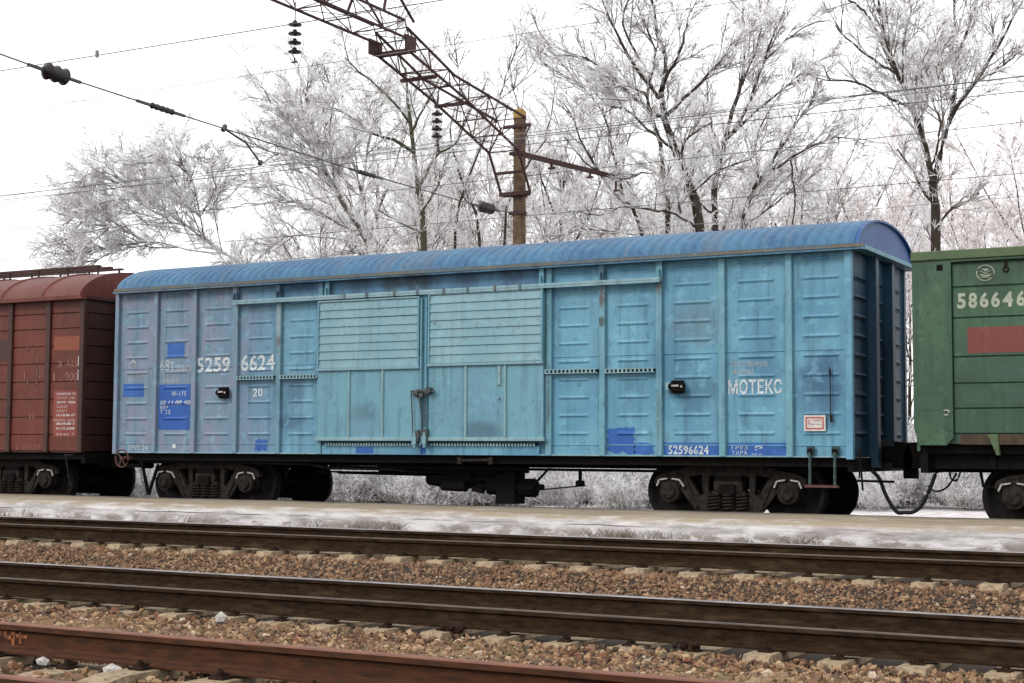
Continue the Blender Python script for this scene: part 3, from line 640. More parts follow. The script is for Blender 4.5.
# dark latch boxes
def latch(x, z):
    m = MB(); m.box(x-.17, x-.10, -.06, -.0, z-.05, z+.06); m.build('latch_plate', M['ledge'], blue)
    m = MB(); m.tube([(x-.11, -.06, z), (x+.13, -.06, z)], .045, 10); m.box(x-.09, x+.09, -.03, .03, z-.10, z+.09); m.tube([(x-.05, -.09, z-.055), (x+.15, -.08, z-.07)], .022, 8); m.tube([(x+.10, -.10, z+.02), (x+.10, -.02, z+.02)], .035, 8); m.box(x-.06, x+.1, -.07, .0, z+.055, z+.075)
    q = m.build('latch', M['under'], blue)
    m = MB(); m.box(x-.05, x+.06, -.112, -.105, z-.005, z+.022); m.box(x+.09, x+.12, -.112, -.10, z-.02, z+.01); m.build('latch_rod', M['frostline'], q)
latch(-11.24, 2.07); latch(-2.64, 2.04)
# lower edge strip, end wall
m = MB(); m.cbox(XL, XR, -.012, .05, 1.0, 1.022, .004); m.build('side_sill', M['ledge'], blue)
RZE = RZ[1:]
ey = [(.06, .92), (1.06, 1.80), (1.94, 2.79)]
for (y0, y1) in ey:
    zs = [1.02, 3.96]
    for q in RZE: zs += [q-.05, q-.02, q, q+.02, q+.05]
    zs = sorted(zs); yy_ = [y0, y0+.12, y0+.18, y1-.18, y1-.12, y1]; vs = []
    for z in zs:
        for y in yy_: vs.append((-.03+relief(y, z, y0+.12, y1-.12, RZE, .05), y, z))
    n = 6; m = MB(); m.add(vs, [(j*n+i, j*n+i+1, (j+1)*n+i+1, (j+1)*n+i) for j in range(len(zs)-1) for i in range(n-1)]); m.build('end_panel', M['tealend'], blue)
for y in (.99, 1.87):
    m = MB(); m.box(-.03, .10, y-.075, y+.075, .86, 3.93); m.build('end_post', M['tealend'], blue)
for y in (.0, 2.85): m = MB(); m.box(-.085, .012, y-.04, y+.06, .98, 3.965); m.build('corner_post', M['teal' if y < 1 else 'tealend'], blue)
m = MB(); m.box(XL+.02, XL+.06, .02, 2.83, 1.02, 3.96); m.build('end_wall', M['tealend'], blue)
m = MB(); m.box(XL, XR-.01, 2.80, 2.86, 1.0, 3.97); m.build('far_wall', M['teal'], blue)
# roof
HW = 1.545; ZE = 4.0
roof(XL+.10, .10, HW, ZE, .462, .17, .034, 'roof', blue)
roof_cap(.09, HW-.01, ZE, .47, .012, 'roofend', 'roof_end', blue); roof_cap(XL+.11, HW-.01, ZE, .47, .012, 'roofend', 'roof_end', blue, -1)
roof_rim(.10, HW-.015, ZE, .46, .03, 'roofend', blue)
m = MB(); m.box(XL+.08, .20, -.165, -.02, 3.945, 3.995); m.build('eave_strip', M['eave'], blue)
m = MB(); m.box(XL+.04, .21, -.15, -.022, 3.915, 3.944); m.build('eave_strip', M['fascia'], blue)
m = MB(); m.box(.0, .21, -.02, 3.0, 3.93, 3.99); m.build('eave_strip', M['post'], blue)
m = MB(); m.box(XL-.06, XL, -.02, 3.0, 3.93, 3.99); m.box(XL, .0, 2.87, 3.0, 3.93, 3.99); m.build('eave_strip', M['eave'], blue)
# blue patches and lettering
D = lambda i: (RZ, RX[i][0], RX[i][1])
patch('paint_patch', -13.62, -13.12, 2.02, 2.26, 'royal', blue, D(0))
patch('paint_patch', -12.58, -12.18, 2.72, 2.98, 'royal', blue, D(1))
patch('paint_patch', -12.76, -11.98, 1.42, 2.235, 'royal', blue, D(1))
patch('paint_patch', -3.80, -3.36, 1.05, 1.42, 'royal', blue, D(7), ragged=.03)
patch('paint_patch', -3.36, -3.04, 1.03, 1.20, 'royal', blue, D(7), ragged=.015)
patch('paint_patch', -2.87, -1.99, 1.025, 1.21, 'royal', blue, D(8)); patch('paint_patch', -1.87, -.97, 1.025, 1.21, 'royal', blue, D(9))
patch('paint_patch', -10.56, -10.28, 1.06, 1.24, 'royal', blue, D(3), ragged=.02)
m = MB(); m.box(-8.40, -8.05, -.024, -.021, 1.02, 1.13); m.build('paint_patch', M['royal'], blue)
m = MB(); m.box(-7.13, -7.03, -.024, -.021, 1.02, 1.16); m.build('paint_patch', M['royal'], blue)
text('lettering', '5259', -11.89, -11.13, 2.43, 2.70, 0, 'white', blue, .022, D(2)+(.006,), gaps=((2.565, 2.573),))
text('lettering', '6624', -10.89, -10.15, 2.44, 2.72, 0, 'white', blue, .022, D(3)+(.006,), gaps=((2.575, 2.583),))
text('lettering', '20', -10.62, -10.40, 1.99, 2.13, 0, 'white', blue, .02, D(3)+(.006,))
text('lettering', 'МОТЕКС', -1.85, -1.03, 1.915, 2.125, 0, 'white', blue, .022, D(9)+(.006,), gaps=((2.015, 2.023),))
text('lettering', 'СОБСТВЕННИК', -1.80, -1.24, 2.31, 2.39, 0, 'white2', blue, .0, D(9)+(.006,)); text('lettering', 'ФИРМА', -1.78, -1.45, 2.19, 2.28, 0, 'white2', blue, .0, D(9)+(.006,))
text('lettering', '52596624', -2.80, -2.16, 1.035, 1.165, 0, 'white', blue, .02, D(8)+(.007,), gaps=((1.10, 1.106),))
text('lettering', 'ГРУЗ', -1.80, -1.56, 1.11, 1.17, 0, 'white', blue, .0, D(9)+(.007,)); text('lettering', 'ТАРА', -1.80, -1.56, 1.035, 1.09, 0, 'white', blue, .0, D(9)+(.007,))
text('logo_mark', 'Э', -1.45, -1.33, 1.09, 1.165, 0, 'white', blue, .02, D(9)+(.007,)); text('lettering', '26,0', -1.50, -1.34, 1.03, 1.055, 0, 'white', blue, .0, D(9)+(.007,))
text('lettering', '68т', -12.74, -12.40, 2.48, 2.68, 0, 'white2', blue, .01, D(1)+(.006,)); text('lettering', '138м3', -12.34, -12.02, 2.47, 2.575, 0, 'white2', blue, .01, D(1)+(.006,))
text('lettering', 'ТАРА', -12.68, -12.38, 2.375, 2.45, 0, 'white2', blue, .0, D(1)+(.006,)); text('lettering', '26,0т', -12.68, -12.30, 2.26, 2.345, 0, 'white2', blue, .0, D(1)+(.006,))
text('lettering', 'М-175', -12.44, -12.12, 2.03, 2.11, 0, 'white', blue, .0, D(1)+(.007,)); text('lettering', '05.11.00 00', -12.72, -12.02, 1.87, 1.945, 0, 'white', blue, .01, D(1)+(.007,))
text('lettering', 'КВР', -12.72, -12.54, 1.79, 1.85, 0, 'white', blue, .0, D(1)+(.007,)); text('lettering', 'Т 22', -12.72, -12.48, 1.71, 1.775, 0, 'white', blue, .0, D(1)+(.007,))
text('lettering', 'ПРИПИСКИ', -13.56, -13.10, 2.39, 2.46, 0, 'white2', blue, .0, D(0)+(.006,)); text('lettering', 'СТАНЦ', -13.50, -13.25, 2.30, 2.37, 0, 'white2', blue, .0, D(0)+(.006,))
text('logo_mark', 'A', -13.47, -13.31, 2.62, 2.72, 0, 'white2', blue, .03, D(0)+(.006,)); text('lettering', 'СНГ', -13.49, -13.29, 2.55, 2.60, 0, 'white2', blue, .0, D(0)+(.006,))
text('lettering', 'ГРУЗ 24', -13.45, -13.0, 1.05, 1.14, 0, 'white', blue, .0, D(0)+(.006,)); patch('paint_mark', -12.42, -12.34, 1.09, 1.17, 'white', blue, D(1), .005)
sg = MB(); sg.box(-.70, -.385, -.012, .0, 1.375, 1.60); sg = sg.build('notice_plate', M['signwhite'], blue)
m = MB()
for a in ((-.675, -.41, 1.555, 1.575), (-.675, -.41, 1.40, 1.42), (-.675, -.655, 1.42, 1.555), (-.43, -.41, 1.42, 1.555)): m.box(a[0], a[1], -.0135, -.0122, a[2], a[3])
m.build('notice_frame', M['signred'], sg)
text('notice_text', 'С', -.64, -.60, 1.47, 1.53, -.014, 'signred', sg, .02); text('notice_text', 'горки', -.58, -.45, 1.50, 1.545, -.014, 'signred', sg, 0); text('notice_text', 'не спускать', -.58, -.45, 1.455, 1.48, -.014, 'signred', sg, 0)
m = MB(); m.tube([(-.31, -.02, 2.22), (-.305, -.02, 1.55)], .008, 6); m.tube([(-.315, -.02, 2.28), (-.31, -.02, 2.18)], [.006, .022], 6); m.tube([(-.305, -.02, 1.6), (-.295, -.02, 1.50)], .020, 6); m.build('seal_wire', M['iron'], blue)
# step, handbrake wheel, small fittings
m = MB(); m.bar((-.66, -.10, .60), (-.18, -.10, .60), .09, .035); st = m.build('step', M['redpipe'], blue)
for x in (-.60, -.24):
    m = MB(); m.bar((x, -.05, 1.14), (x, -.07, .62), .055, .03); m.box(x-.05, x+.05, -.05, .0, 1.03, 1.16); m.build('step_bar', M['stepbar'], st)
    m = MB(); m.tube([(x, -.08, 1.09), (x, -.045, 1.09)], .04, 8); m.build('step_bolt', M['under'], st)
m = MB(); pts = [(-13.43+.155*math.cos(a), -.17, .90+.155*math.sin(a)) for a in np.linspace(0, 2*math.pi, 25)]; m.tube(pts, .013, 6)
for a in (.3, 2.4, 4.3, 5.3): m.bar((-13.43, -.17, .90), (-13.43+.15*math.cos(a), -.17, .90+.15*math.sin(a)), .018)
m.tube([(-13.43, -.19, .90), (-13.43, .2, .90)], .03, 8); m.build('handbrake_wheel', M['redpipe'], blue)
m = MB()
for a, b in (((-13.16, .05, .86), (-12.98, .05, .25)), ((-12.98, .05, .25), (-12.76, .05, .80))): m.bar(a, b, .06, .03)
m.build('hanger', M['under'], blue)
m = MB(); m.bar((-13.17, .02, .72), (-13.12, .02, .45), .05, .02); m.build('hanger', M['frostline'], blue)
# underframe and brake gear
underframe(XL, XR, blue)
m = MB(); m.tube([(-9.4, .9, .68), (-7.4, .9, .66)], .025, 6); m.tube([(-7.45, .75, .60), (-6.95, .75, .60)], [.10, .17], 14); m.tube([(-6.95, .75, .60), (-6.55, .75, .62)], .17, 14); m.tube([(-6.55, .75, .62), (-6.15, .75, .66)], [.12, .09], 12)
m.box(-8.3, -6.0, .5, 1.6, .70, .84); m.tube([(-8.3, .6, .74), (-7.3, .6, .72)], .05, 8); m.tube([(-7.05, .55, .50), (-6.6, .55, .49)], .09, 10)
m.box(-6.05, -5.70, .55, .9, .22, .84); m.tube([(-6.4, .6, .5), (-5.2, .6, .5)], .045, 8); m.tube([(-5.65, .7, .48), (-5.4, .7, .48)], .15, 12); m.tube([(-6.25, .7, .52), (-6.05, .7, .52)], .16, 12); m.tube([(-6.5, .6, .46), (-6.3, .6, .42)], .05, 8)
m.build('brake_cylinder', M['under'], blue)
m = MB(); m.tube([(-9.6, .55, .70), (-7.4, .5, .70)], .018, 6); m.tube([(-9.45, .5, .70), (-9.35, .5, .70)], .045, 8); m.tube([(-5.9, .6, .45), (-5.2, .5, .46), (-4.4, .5, .54)], .012, 6); m.bar((-5.4, .5, .46), (-5.05, .5, .80), .03); m.tube([(-4.5, .5, .52), (-4.5, .5, .78)], .03, 8); m.tube([(-4.56, .5, .57), (-4.44, .5, .57)], .05, 8)
m.tube([(-9.2, .35, .79), (-2.9, .35, .78)], .025, 6)
m.build('brake_rod', M['under'], blue)
m = MB(); m.tube([(XL+.3, .32, .84), (-9.6, .30, .83), (-9.2, .34, .76), (-7.9, .34, .75), (-7.6, .5, .72)], .022, 6)
for x in (-9.0, -8.2): m.bar((x, .33, .87), (x, .33, .74), .03)
m.build('air_pipe', M['iron'], blue)
m = MB(); m.bar((-6.40, .04, .92), (-5.85, .04, .93), .04); m.box(-6.45, -6.38, .0, .08, .86, .97); m.box(-5.88, -5.81, .0, .08, .86, .97); m.build('bracket_rail', M['iron'], blue)
bog = bogie(-1.98, blue); bogie(-11.90, blue, bog)
coupler(.0, 1, blue); coupler(XL, -1, blue)
m = MB(); m.tube([(.06, .1, .72), (.06, .1, 1.05)], .012, 6); m.tube([(.02, .15, .68), (.35, .8, .66)], .02, 6); m.tube([(.10, -.02, 1.12), (.14, -.02, .55)], .014, 6); m.build('uncoupling_lever', M['under'], blue)
hose([(.05, .75, .82), (.16, .75, .70), (.26, .75, .45), (.40, .75, .24), (.50, .78, .23)], blue)
# ------------------------------------------------------------------ the green open wagon
GX = .87
gr = root('gondola', (GX+6.4, YC, 0), 'green open wagon with cream numbers, at the right end of the visible train', 'gondola')
GE = GX+12.8
m = MB(); m.plate([(GX+.07, 1.18), (GX+.0, 1.42), (GX, 3.80), (GX+.53, 3.80), (GX+.53, 1.28), (GX+.44, 1.18)], [], -.06, -.02); cp = m.build('corner_plate', M['green'], gr)
m = MB(); m.tube([(GX+.38, -.075, 3.60), (GX+.38, -.055, 3.60)], .03, 8); m.box(GX+.34, GX+.42, -.068, -.06, 3.56, 3.64); m.build('bolt', M['under'], cp)
m = MB(); m.tube([(GX+.44+.045*math.cos(a), -.064, 1.62+.035*math.sin(a)) for a in np.linspace(-2.3, 2.3, 9)], .009, 5); m.build('painted_mark', M['frostline'], cp)
m = MB(); m.cbox(GX+.05, GX+.40, -.064, -.0605, 1.66, 1.84, .0005); m.build('paint_patch', M['greendark'], cp)
zz_ = [1.33, 1.67, 2.01, 2.37, 2.90, 3.32, 3.66]
for a, b in zip(zz_[:-1], zz_[1:]):
    x = GX+.53
    m = MB(); m.cbox(x, GE, -.012, .05, a+.008, b-.008, .012); m.build('side_board', M['green'], gr)
m = MB(); m.box(GX+.02, GE, .012, .055, 1.2, 3.7); m.build('side_backing', M['greendark'], gr)
x = GX+.53+1.6
while x < GE-.2: m = MB(); m.cbox(x-.06, x+.06, -.09, -.013, 1.15, 3.66, .01); m.build('side_post', M['green'], gr) if x > 2.9 else None; x += 1.55
m = MB(); m.cbox(GX-.01, GE, -.09, .03, 3.70, 3.83, .012); m.build('top_rim', M['green2'], gr)
m = MB(); m.cbox(GX+.53, GE, -.07, .0, 3.665, 3.70, .006); m.build('top_rim', M['green'], gr)
m = MB(); m.box(GX+.02, GX+.06, .03, 2.83, 1.1, 3.82); m.build('end_wall', M['green'], gr); m = MB(); m.box(GX+.03, GE, 2.8, 2.86, 1.1, 3.82); m.build('far_wall', M['green'], gr)
m = MB(); m.box(GE-.05, GE, .0, 2.86, 1.1, 3.82); m.build('end_wall', M['green'], gr)
m = MB(); m.box(GX+.62, GE, -.02, .06, 1.19, 1.325); m.build('side_sill', plain('rusty_sill', (.09, .06, .035), (.05, .04, .03), .85, 9), gr)
for i, (x0_, wd) in enumerate(((1.47, .13), (1.62, .13), (1.77, .13), (1.92, .13), (2.07, .15), (2.25, .13))):
    text('lettering', '586646'[i], x0_, x0_+wd-.015, 3.03, 3.24, -.0135, 'cream', gr, .035)
m = MB(); m.tube([(1.85+.115*math.cos(a), -.016, 3.50+.105*math.sin(a)) for a in np.linspace(0, 2*math.pi, 21)], .009, 4)
m.plate([(1.80, 3.455), (1.90, 3.45), (1.92, 3.49), (1.85, 3.47), (1.78, 3.49)], [], -.018, -.014); m.plate([(1.80, 3.56), (1.90, 3.555), (1.86, 3.52)], [], -.018, -.014); m.bar((1.77, -.016, 3.53), (1.93, -.016, 3.46), .025, .006); m.bar((1.77, -.016, 3.46), (1.93, -.016, 3.53), .02, .006); m.bar((1.78, -.016, 3.44), (1.92, -.016, 3.43), .03, .006); m.build('round_emblem', M['cream'], gr)
m = MB(); m.tube([(2.12+.035*math.cos(a), -.03, 3.54+.035*math.sin(a)) for a in np.linspace(0, 2*math.pi, 13)], .010, 5); m.box(2.10, 2.14, -.03, -.01, 3.56, 3.64); m.build('lashing_ring', M['clip'], gr)
m = MB(); m.plate([(1.60, 2.42), (1.60, 2.77), (2.75, 2.77), (2.75, 2.42)], [], -.0145, -.0125); m.build('paint_patch', M['brick'], gr)
for a in ((1.95, 2.5, 2.06, 2.30), (1.50, 1.9, 1.74, 1.95), (2.1, 2.5, 1.74, 1.94)): m = MB(); m.box(a[0], a[1], -.0145, -.0125, a[2], a[3]); m.build('paint_patch', M['greendark'], gr)
m = MB(); m.plate([(1.85, 1.33), (1.98, 1.33), (2.0, 1.05), (1.96, 1.05)], [], -.04, .05); m.build('bracket', M['green2'], gr)
underframe(GX+.05, GE, gr, 1.2)
m = MB(); m.box(GX+.1, GX+1.2, .3, 1.2, .86, 1.05); m.box(GX+.1, 6, .24, .34, .86, 1.19); m.build('headstock', M['under'], gr)
bg2 = bogie(GX+1.24+.925, gr, bog); bogie(GX+1.12+.925+8.65, gr, bog)
coupler(GX+.05, -1, gr)
hose([(GX+.18, .75, .86), (GX+.10, .75, .80), (GX+.0, .75, .55), (GX-.12, .76, .33), (GX-.24, .77, .24), (GX-.36, .78, .23)], gr)
hose([(GX+.02, .6, .62), (GX+.12, .6, .54), (GX+.28, .6, .60), (GX+.42, .6, .80)], gr, .014); hose([(GX+.32, .6, .82), (GX+.34, .6, .72), (GX+.42, .6, .70), (GX+.47, .6, .82)], gr, .014)
m = MB(); m.bar((GX+.78, .4, .86), (GX+.82, .4, .62), .05, .03); m.bar((GX+.80, .4, .62), (GX+1.15, .4, .62), .02); m.build('step', M['under'], gr)
# ------------------------------------------------------------------ the brown red boxcar
RXR = -14.58; RXL = RXR-13.8
rd = root('boxcar', ((RXL+RXR)/2, YC, 0), 'brown-red covered goods wagon with a walkway along its roof, at the left edge', 'boxcar')
px2 = [RXR-.04, -15.49, -16.49, -17.45, -18.4, -19.3, -23.7, -24.6, -25.5, -26.5, -27.4, RXL+.04]
zz_ = [1.02, 1.33, 1.66, 2.0, 2.33, 2.67, 3.0, 3.33, 3.62, 3.88]
pm = {}
for b, a in zip(px2[:-1], px2[1:]):
    bay = MB(); bay.box(a, b, .02, .05, 1.0, 3.9); bay = bay.build('side_backing', M['redpost'], rd)
    for z0, z1 in zip(zz_[:-1], zz_[1:]):
        m = MB(); m.cbox(a+.04, b-.04, .0, .03, z0+.006, z1-.006, .010); m.build('side_board', M['redred'], bay)
for x in px2: m = MB(); m.cbox(x-.055, x+.055, -.05, .04, 1.0, 3.88, .01); m.build('side_post', M['redpost'], rd)
for z0, z1 in zip(zz_[:-1], zz_[1:]): m = MB(); m.box(RXR-.05, RXR-.01, .05, 2.8, z0+.01, z1-.01); m.build('end_board', M['redpost'], rd)  # dark post paint on the boards stands in for deep shade between wagons
for y in (.0, 2.83): m = MB(); m.box(RXR-.06, RXR, y-.04, y+.05, 1.0, 3.88); m.build('corner_post', M['redpost'], rd)
m = MB(); m.box(RXR-.10, RXR-.05, .03, 2.82, 1.0, 3.9); m.build('end_backing', M['under'], rd)
for y in (.95, 1.9): m = MB(); m.box(RXR-.02, RXR+.08, y-.05, y+.05, .86, 3.88); m.build('end_post', M['redpost'], rd)
m = MB(); m.box(RXL, RXR-.07, 2.8, 2.86, 1., 3.88); m.box(RXL, RXL+.04, 0, 2.8, 1., 3.88); m.build('far_wall', M['redpost'], rd)
ZR = 3.93
roof(RXL-.1, RXR-.02, 1.56, ZR, .56, 1.0, 0, 'redroof', rd, True); roof_cap(RXR-.03, 1.55, ZR, .55, .012, 'redroof', 'roof_end', rd)
for x in np.arange(RXR-1.0, RXL, -1.08):
    m = MB(); n = len(TS); vs = []
    for t_ in TS:
        y, a = arc(t_, 1.56, .56); y2, b = arc(t_, 1.59, .59)
        vs += [(x-.04, y, ZR+a), (x+.04, y, ZR+a), (x+.02, y2, ZR+b), (x-.02, y2, ZR+b)]
    m.add(vs, [(4*i+k, 4*i+(k+1) % 4, 4*i+4+(k+1) % 4, 4*i+4+k) for i in range(n-1) for k in range(4)], False); m.build('roof_rib', M['redroof'], rd)
m = MB(); m.box(RXL-.1, RXR+.04, -.17, -.03, 3.86, 3.93); m.build('eave_strip', M['redroof'], rd)
m = MB(); m.box(RXR-.02, RXR+.04, -.03, 3.0, 3.87, 3.93); m.build('eave_strip', M['redpost'], rd)
for y in (.98, 1.30, 1.60): m = MB(); m.bar((RXL, y, ZR+.70), (RXR-.62, y, ZR+.70), .10, .035); m.build('walkway_plank', M['redpost'], rd)
for x in np.arange(RXR-.68, RXL, -.8): m = MB(); m.bar((x, 1.0, ZR+.50), (x, 1.0, ZR+.69), .03); m.bar((x, 1.58, ZR+.5), (x, 1.58, ZR+.69), .03); m.build('walkway_support', M['redpost'], rd)
for a, b, c_, d_, k in ((-15.36, -14.70, 2.92, 3.18, 'redpatch'), (-15.33, -14.72, 1.30, 2.16, 'pinkpatch')):
    m = MB(); m.box(a, b, -.0035, -.0015, c_, d_); m.build('paint_patch', M[k], rd)
lines = [(2.10, 'КАЗАХСТАН ЖД'), (2.02, 'СТАНЦИЯ АЛМА'), (1.94, 'ДЕПО РЕМ'), (1.86, '12.04.05'), (1.78, 'КАПИТ'), (1.70, '14.10.06 КР'), (1.60, 'ПЕРИОД 4008'), (1.54, '08.04.08 Д'), (1.45, '01.10.2008'), (1.34, '24.05 Т')]
for i, (z, s) in enumerate(lines):
    xx = -15.25 if i not in (6,) else -15.32; text('lettering', s, xx, -14.78-(.2 if i in (3, 4) else 0), z-.022, z+.022, -.006, 'signwhite' if i in (0, 2, 5, 7, 8) else 'chalk', rd, .02)
text('lettering', '1. 900', -15.36, -14.74, 2.34, 2.50, -.003, 'pinkwhite', rd, 0); text('lettering', '3 М5', -15.28, -14.74, 2.60, 2.72, -.003, 'pinkwhite', rd, 0)
for a in ((-14.735, 2.62, .09), (-14.735, 2.35, .10)): m = MB(); m.box(a[0], a[0]+.016, -.0035, -.001, a[1], a[1]+a[2]*2); m.build('chalk_mark', M['signwhite'], rd)
chalk = [(-15.35, 2.85, .02, .12), (-15.78, 2.76, .03, .10), (-15.78, 2.50, .028, .16), (-15.78, 2.34, .03, .06), (-15.79, 2.16, .05, .04), (-16.06, 2.96, .03, .08), (-15.95, 3.06, .04, .04), (-15.83, 3.10, .04, .04), (-16.1, 2.45, .03, .2), (-16.02, 2.34, .035, .06), (-15.84, 2.96, .03, .04)]
for x, z, a, b in chalk: m = MB(); m.bar((x, -.003, z-b/2), (x-a*.6+random.uniform(0, .05), -.003, z+b/2), a, .003); m.build('chalk_mark', M['chalk'], rd)
text('lettering', 'ІК', -15.74, -15.62, 2.42, 2.62, -.003, 'pinkwhite', rd, 0); text('lettering', '20', -15.98, -15.80, 1.64, 1.74, -.003, 'pinkwhite', rd, .01); text('lettering', '2 БМАСКИ', -16.3, -15.66, 1.06, 1.16, -.003, 'pinkwhite', rd, -.005)
m = MB(); m.box(-17.0, -16.56, -.0035, -.001, 2.75, 3.15); m.build('paint_patch', M['redpost'], rd)
underframe(RXL, RXR, rd); bogie(RXR-1.26-.925+.02, rd, bog); bogie(RXL+2.2, rd, bog); coupler(RXR, 1, rd); coupler(RXL, -1, rd)
m = MB(); m.bar((-14.98, -.02, .98), (-14.86, .0, .40), .02); m.bar((-15.0, -.02, .95), (-14.78, -.02, .96), .02); m.build('step', M['iron'], rd)
m = MB(); m.box(-14.95, -13.9, .8, 1.2, .72, 1.1); m.build('buffer_beam', M['under'], rd)
# the train's own track (mostly hidden by the platform)
rt = root('railway_track', (-6, YC, -.19), 'track under the goods train behind the low platform', 'track')
rmt = rail_mesh(-58, 22, [M['rail'], M['railtop']])
for y in (YC-.7975, YC+.7975): o = link('rail', rmt, rt); o.location = (0, y, -.18)
for i in range(60): s = link('sleeper', SLP, rt); s.location = (-29+i*.6, YC, -.185)
# ------------------------------------------------------------------ overhead line: mast and lattice beam
XM = -13.8; YM = 15.4
ms = root('catenary_mast', (XM, YM, -.35), 'grey-brown concrete mast with ochre cap behind the blue wagon', 'mast')
m = MB(); m.tube([(XM, YM, -.35), (XM, YM, 10.22)], [.215, .165], 20); m.build('mast_shaft', M['concrete'], ms)
m = MB(); m.tube([(XM, YM, 10.16), (XM, YM, 10.36), (XM, YM, 10.46)], [.178, .178, .10], 18); m.build('mast_cap', M['ochre'], ms)
for z in (9.95, 8.05, 7.55, 9.2):
    m = MB(); m.tube([(XM, YM, z-.045), (XM, YM, z+.045)], .205, 16); m.bar((XM-.42 if z in (9.95, 8.05) else XM-.22, YM-.16, z), (XM+.42 if z in (9.95, 8.05) else XM+.22, YM-.16, z), .07, .09); m.build('mast_clamp', M['gantry'], ms)
m = MB(); m.bar((XM, YM+.1, 9.22), (XM, 21.7, 9.56), .10, .13); cb = m.build('outrigger_arm', M['gantry'], ms)
for y, l in ((21.6, .35), (19.8, .12), (17.3, .12)):
    m = MB(); z = 9.22+(y-15.5)/6.2*.34; m.bar((XM, y, z-.05), (XM, y, z-.05-l), .05); m.box(XM-.1, XM+.1, y-.05, y+.05, z-.1-l, z-.05-l); m.build('arm_hanger', M['gantry'], ms)
be = root('lattice_beam', (XM, 9, 10.8), 'red-brown steel lattice beam reaching over the tracks from the concrete mast', 'gantry beam')
xa, xb = -14.25, -13.35
def lat(chs, n, wch, wd):                             # chs: four polylines (y, z) pairs for lower/upper; members in between
    lo, hi = chs
    def P(pl, t_):
        L = [0]
        for i in range(1, len(pl)): L.append(L[-1]+math.hypot(pl[i][0]-pl[i-1][0], pl[i][1]-pl[i-1][1]))
        return (np.interp(t_*L[-1], L, [p[0] for p in pl]), np.interp(t_*L[-1], L, [p[1] for p in pl]))
    for x in (xa, xb):
        for pl in (lo, hi):
            for i in range(len(pl)-1):
                m = MB(); m.bar((x, pl[i][0], pl[i][1]), (x, pl[i+1][0], pl[i+1][1]), wch); m.build('beam_chord', M['gantry'], be)
    for i in range(n+1):
        a, b = P(lo, i/n), P(hi, i/n); m = MB()
        m.bar((xa, *a), (xb, *a), wd*1.3); m.bar((xa, *b), (xb, *b), wd)
        for x in (xa, xb): m.bar((x, *a), (x, *b), wd)
        if i < n:
            c_, d_ = P(lo, (i+1)/n), P(hi, (i+1)/n)
            for x in (xa, xb): m.bar((x, *a), (x, *d_), wd) if i % 2 else m.bar((x, *b), (x, *c_), wd)
            m.bar((xa, *a), (xb, *c_), wd*.8) if i % 2 else m.bar((xb, *b), (xa, *d_), wd*.8)
        m.build('beam_brace', M['gantry'], be)
lat(([(-17, 10.87), (9.1, 10.84)], [(-17, 11.27), (8.9, 11.25)]), 24, .050, .020)
lat(([(9.2, 10.53), (11.6, 9.97), (14.5, 9.12)], [(9.0, 11.1), (11.2, 10.42), (14.9, 10.08)]), 6, .050, .024)
m = MB()
for x in (xa, xb): m.bar((x, 14.5, 9.12), (x, 15.2, 8.06), .05); m.bar((x, 14.5, 9.12), (x, 15.2, 9.95), .035)
m.bar((xa, 14.85, 8.6), (xb, 14.85, 8.6), .07); m.bar((xa, 15.1, 8.06), (xb, 15.1, 8.06), .10); m.build('beam_foot', M['gantry'], be)
m = MB(); m.box(xa-.04, xa+.0, 8.75, 9.3, 10.52, 10.90); m.box(xb-.0, xb+.04, 8.9, 9.35, 10.56, 10.92); m.box(xa, xb, 9.0, 9.06, 10.5, 10.6); m.build('splice_plate', M['gantry'], be)
m = MB()
for y, z in ((3.2, 10.83), (10.3, 10.2), (11.9, 9.88)): m.bar((xa-.1, y, z), (xb, y, z), .12, .07)
m.build('cross_channel', M['gantry'], be)
m = MB()   # the strut frame standing on the beam
m.bar((xb, 5.8, 12.0), (xb, 8.3, 12.0), .07); m.bar((xb, 8.3, 12.0), (xb, 9.3, 11.3), .05); m.bar((xa, 8.3, 12.0), (xa, 9.3, 11.3), .04); m.bar((xb, 8.2, 12.0), (xb, 8.0, 11.25), .05); m.bar((xa, 8.2, 12.0), (xa, 7.8, 11.25), .05); m.bar((xa, 8.3, 12.0), (xb, 8.3, 12.0), .06); m.bar((xb, 7.2, 12.0), (xb, 6.6, 11.25), .03); m.bar((xb, 5.8, 12.0), (xb, 5.2, 11.25), .03)
m.bar((xb, -10, 12.0), (xb, 5.8, 12.0), .06)
for y in (-8, -5, -2, 1, 4): m.bar((xb, y, 12.0), (xb, y-.5, 11.25), .03)
m.build('strut_frame', M['gantry'], be)
m2 = root('catenary_mast', (XM, -17.6, -.3), 'concrete mast on the near side of the tracks', 'mast'); q = MB(); q.tube([(XM, -17.6, -.35), (XM, -17.6, 10.9)], [.21, .165], 16); q.build('mast_shaft', M['concrete'], m2)
# insulators
def discs(name, top, n, gap, r, label, axis=(0, 0, -1), rod=.25):
    a = Vector(axis).normalized(); p = Vector(top); m = MB(); m.tube([p, p+a*rod], .012, 6)
    rt_ = root(name, p, label, 'insulator', 'insulators on the overhead line'); m.build('suspension_rod', M['wire'], rt_)
    qz = Vector((0, 1, 0)).rotation_difference(a).to_matrix().to_4x4()
    for i in range(n):
        c_ = p+a*(rod+i*gap); m = MB(); m.lathe([(.0, -.06), (.04, -.06), (.05, -.02), (r, .02), (r*1.02, .045), (r*.8, .055), (.03, .05), (.0, .09)], 16, Matrix.Translation(c_) @ qz); m.build('insulator_disc', M['porcelain'], rt_)
    m = MB(); e = p+a*(rod+n*gap-.04); m.tube([e, e+a*.10], .02, 6); m.bar(e+a*.1+Vector((-.08, 0, 0)), e+a*.1+Vector((.08, 0, 0)), .03); m.build('wire_clamp', M['porcelain'], rt_)
